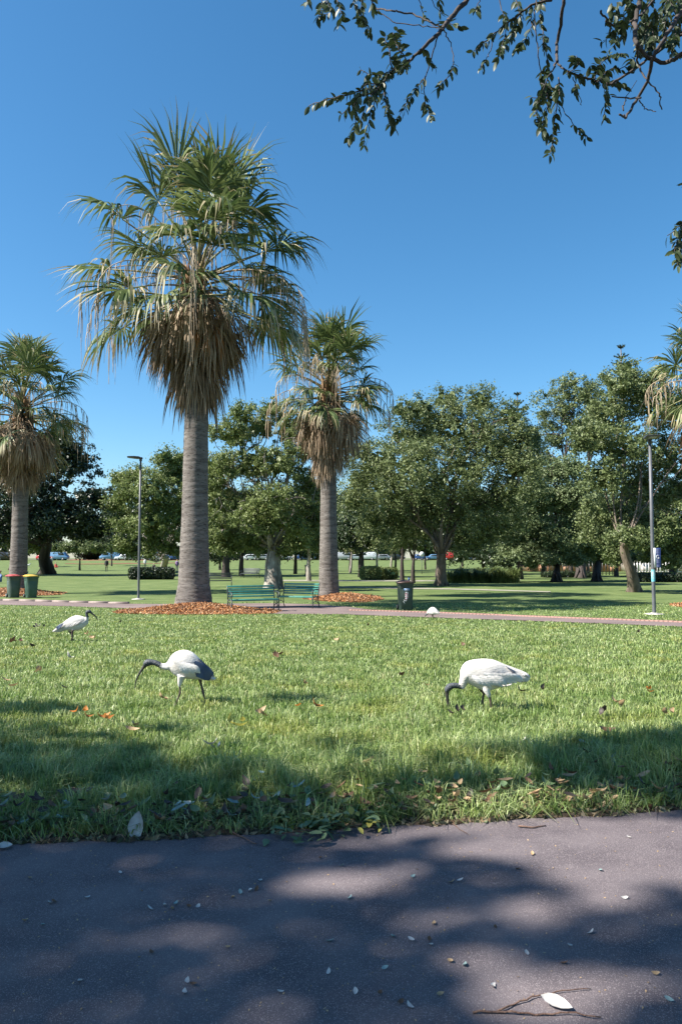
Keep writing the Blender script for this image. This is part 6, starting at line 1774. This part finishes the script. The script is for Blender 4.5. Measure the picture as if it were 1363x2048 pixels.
# green sprigs that fell on the path edge
for i, (px, py, n, rad_, lab) in enumerate([(612, 1676, 60, .13, 'fallen leafy sprig with grey-green leaves spilling onto the path'), (722, 1664, 26, .075, 'smaller fallen sprig with yellow-green leaves right of the larger sprig'), (658, 1660, 22, .07, 'little sprig of dark leaves between the two larger sprigs')]):
    g = gp(px, py); rg = np.random.default_rng(40 + i)
    root = empty('leafy_sprig', tuple(g), lab, 'sprig')
    MB().tube([(-rad_, -.01, .02), (0, .01, .03), (rad_, .0, .02)], [.003, .003, .0015], 5).build('stem', M['twig'], root)
    for k in range(n):
        a = rg.uniform(0, 6.28); r = rad_ * rg.random() ** .6
        o = bpy.data.objects.new('leaf', lm[k % 3].copy() if False else LM.setdefault(('sp', i), None) or lm[k % 3]); COL.objects.link(o); o.parent = root
        if ('spm', i, k % 3) not in LM:
            mm = lm[k % 3].copy(); mm.materials.clear(); mm.materials.append(M['dry_green'] if i != 1 else M['dry_yellow'] if k % 2 else M['dry_green']); LM[('spm', i, k % 3)] = mm
        o.data = LM[('spm', i, k % 3)]
        o.location = (r * math.cos(a) * 1.4, r * math.sin(a), .012 + rg.uniform(0, .06)); o.rotation_euler = (rg.uniform(-.5, .5), rg.uniform(-.6, .4), rg.uniform(0, 6.28)); s_ = rg.uniform(.6, 1.0); o.scale = (s_, s_, s_)
# litter along the edge
rg = np.random.default_rng(91)
kinds = [('dry_brown', 'small curled brown leaf in the litter along the path edge', 'brown litter leaves along the path edge'),
         ('dry_tan', 'small tan leaf in the litter along the path edge', 'tan litter leaves along the path edge'),
         ('dry_green', 'small fallen green leaf in the litter along the path edge', 'green litter leaves along the path edge'),
         ('dry_dark', 'small blackish leaf in the litter along the path edge', 'blackish litter leaves along the path edge'),
         ('dry_silver', 'small bluish silvery leaf in the shaded litter along the path edge', 'silvery litter leaves along the path edge')]
for i in range(270):
    px = rg.uniform(-10, 1370); e = float(np.interp(px, [p[0] for p in EDGE_PX], [p[1] for p in EDGE_PX]))
    py = e - 3 - abs(rg.normal(0, 30))
    if px > 620: k = rg.choice(5, p=[.3, .42, .16, .1, .02])
    else: k = rg.choice(5, p=[.17, .05, .36, .22, .20])
    m, lab, grp = kinds[k]
    o = fallen(i, px, py, float(rg.choice([.045, .06, .08])), float(rg.choice([.022, .034])), m, lab, group=grp, curl=float(rg.choice([.2, .5, .8])), tilt=(rg.uniform(-.6, .6), rg.uniform(-.5, .5), rg.uniform(0, 6.28)), lift=rg.uniform(.015, .05) + min(.075, .45 * float(gp(px, py).y - edge_wob(gp(px, py).x))) if py < e - 8 else .012)
# leaves scattered through the open lawn
spots = [(555, 1322, 5, 'dry_brown'), (35, 1294, 4, 'dry_brown'), (75, 1259, 4, 'dry_dark'), (78, 1355, 3, 'dry_tan'), (182, 1280, 3, 'dry_tan'), (158, 1443, 3, 'dry_orange'), (215, 1452, 2, 'dry_orange'), (615, 1432, 2, 'dry_orange'), (800, 1362, 1, 'dry_brown'), (915, 1440, 3, 'dry_dark'),
         (1210, 1436, 3, 'dry_dark'), (1300, 1395, 2, 'dry_orange'), (870, 1386, 1, 'dry_tan'), (480, 1466, 3, 'dry_yellow'), (525, 1440, 2, 'dry_tan'), (255, 1475, 2, 'dry_tan'), (925, 1305, 1, 'dry_brown'), (680, 1285, 1, 'dry_tan'), (1280, 1270, 2, 'dry_dark'), (720, 1256, 1, 'dry_brown'), (340, 1415, 2, 'dry_tan'),
         (1060, 1395, 2, 'dry_dark'), (420, 1515, 2, 'dry_pale'), (735, 1565, 2, 'dry_tan'), (1230, 1425, 2, 'dry_tan'), (20, 1380, 2, 'dry_tan'), (135, 1392, 1, 'dry_dark'), (1335, 1440, 2, 'dry_tan'), (500, 1236, 1, 'dry_tan'), (60, 1300, 1, 'dry_dark'), (140, 1325, 1, 'dry_pale'), (230, 1248, 1, 'dry_dark'), (1230, 1560, 2, 'dry_silver'), (1040, 1500, 1, 'dry_pale'), (940, 1258, 1, 'dry_dark'), (600, 1388, 1, 'dry_tan')]
nm = dict(dry_brown='brown', dry_dark='dark', dry_tan='pale tan', dry_orange='orange', dry_yellow='yellow', dry_pale='whitish', dry_silver='silvery')
for (px, py, n, m) in spots:
    for q in range(n):
        sp_ = 9 * (py / 1400) ** 3
        d_ = gp(px, py).y; L = .075 + .025 * (d_ > 8)
        fallen(q, px + rg.normal(0, sp_), py + rg.normal(0, sp_ * .35), L * float(rg.choice([1, 1.4])), L * .55, m, 'small %s leaf lying on the open lawn' % nm[m], group='%s leaves scattered on the open lawn' % nm[m], curl=float(rg.choice([.5, .9])), tilt=(rg.uniform(-.8, .8), rg.uniform(-.7, .7), rg.uniform(0, 6.28)), lift=float(rg.uniform(.06, .085)))
# crumbs and petals on the path
crumbs = [(330, 1815), (345, 1822), (352, 1812), (300, 1822), (378, 1818), (395, 1818), (465, 1799), (480, 1790), (500, 1785), (512, 1783), (520, 1765), (540, 1806), (683, 1735), (375, 1968), (387, 1975), (370, 1990), (455, 1900), (660, 1887), (658, 1950), (304, 1910), (160, 1968), (50, 1846), (85, 1855), (100, 1810), (108, 1808), (175, 1800),
          (868, 1852), (785, 1878), (822, 1885), (857, 1884), (862, 1895), (900, 1928), (930, 1935), (1052, 1912), (1128, 1932), (1138, 1896), (1310, 1952), (1337, 2006), (1248, 1800), (1035, 1742), (920, 1765), (902, 1768), (825, 1758), (710, 1990), (760, 1992), (820, 2018), (880, 1995), (770, 1942), (986, 1978), (800, 2010), (1256, 1678), (1063, 1712), (1200, 1745), (560, 1990), (640, 1720), (240, 1750), (60, 1760), (700, 1800), (1180, 1870), (990, 1860)]
for i, (px, py) in enumerate(crumbs):
    m = ['dry_pale', 'dry_tan', 'dry_silver', 'dry_pale', 'dry_brown'][i % 5]
    fallen(i, px, py, .018 + .012 * round(rg.random(), 1), .014, m, 'tiny dry %s petal crumb on the dark path' % nm[m], cat='petal', group='%s petal crumbs on the path' % nm[m], name='petal', curl=.5, tilt=(rg.uniform(-.4, .4), rg.uniform(-.4, .4), rg.uniform(0, 6.28)), lift=.009)
n = 1500
x = rg.uniform(-2, 2, n) ; y = rg.uniform(1.4, 3.7, n); k = y < edge_wob(x) - .005; x, y = x[k], y[k]
C = np.stack([x, y, np.full(len(x), .0075)], -1)
V, Q = leaf_quads(C, .008, rg, up=3.0, asp=.6)
tag(link('grit', mesh_np('grit', V, [Q]), M['dry_tan']), 'fine dry grit and seed husks strewn over the dark path', 'grit', kind='stuff')
# litter flecks between the blades at the edge
n = 9000
x = rg.uniform(-2.2, 2.6, n); y = edge_wob(x) + np.abs(rg.normal(0, .20, n)) - .01
C = np.stack([x, y, gz(x, y) + rg.uniform(.006, .06, n) * np.clip((y - edge_wob(x)) * 9, .2, 1)], -1)
V, Q = leaf_quads(C, .042, rg, up=.8, asp=.5)
M['litter'] = mat('litter', (1, 1, 1), .7, trans=.1, island=[(.10, .06, .035), (.26, .18, .10), (.07, .09, .04), (.04, .03, .022), (.34, .26, .16), (.10, .14, .08)])
tag(link('leaf_litter', mesh_np('leaf_litter', V, [Q]), M['litter']), 'crushed dry litter under the ragged grass edge', 'litter', kind='stuff')
print('objects', len(COL.objects), 'tris', sum(len(m.loops) - 2 * len(m.polygons) for m in bpy.data.meshes))
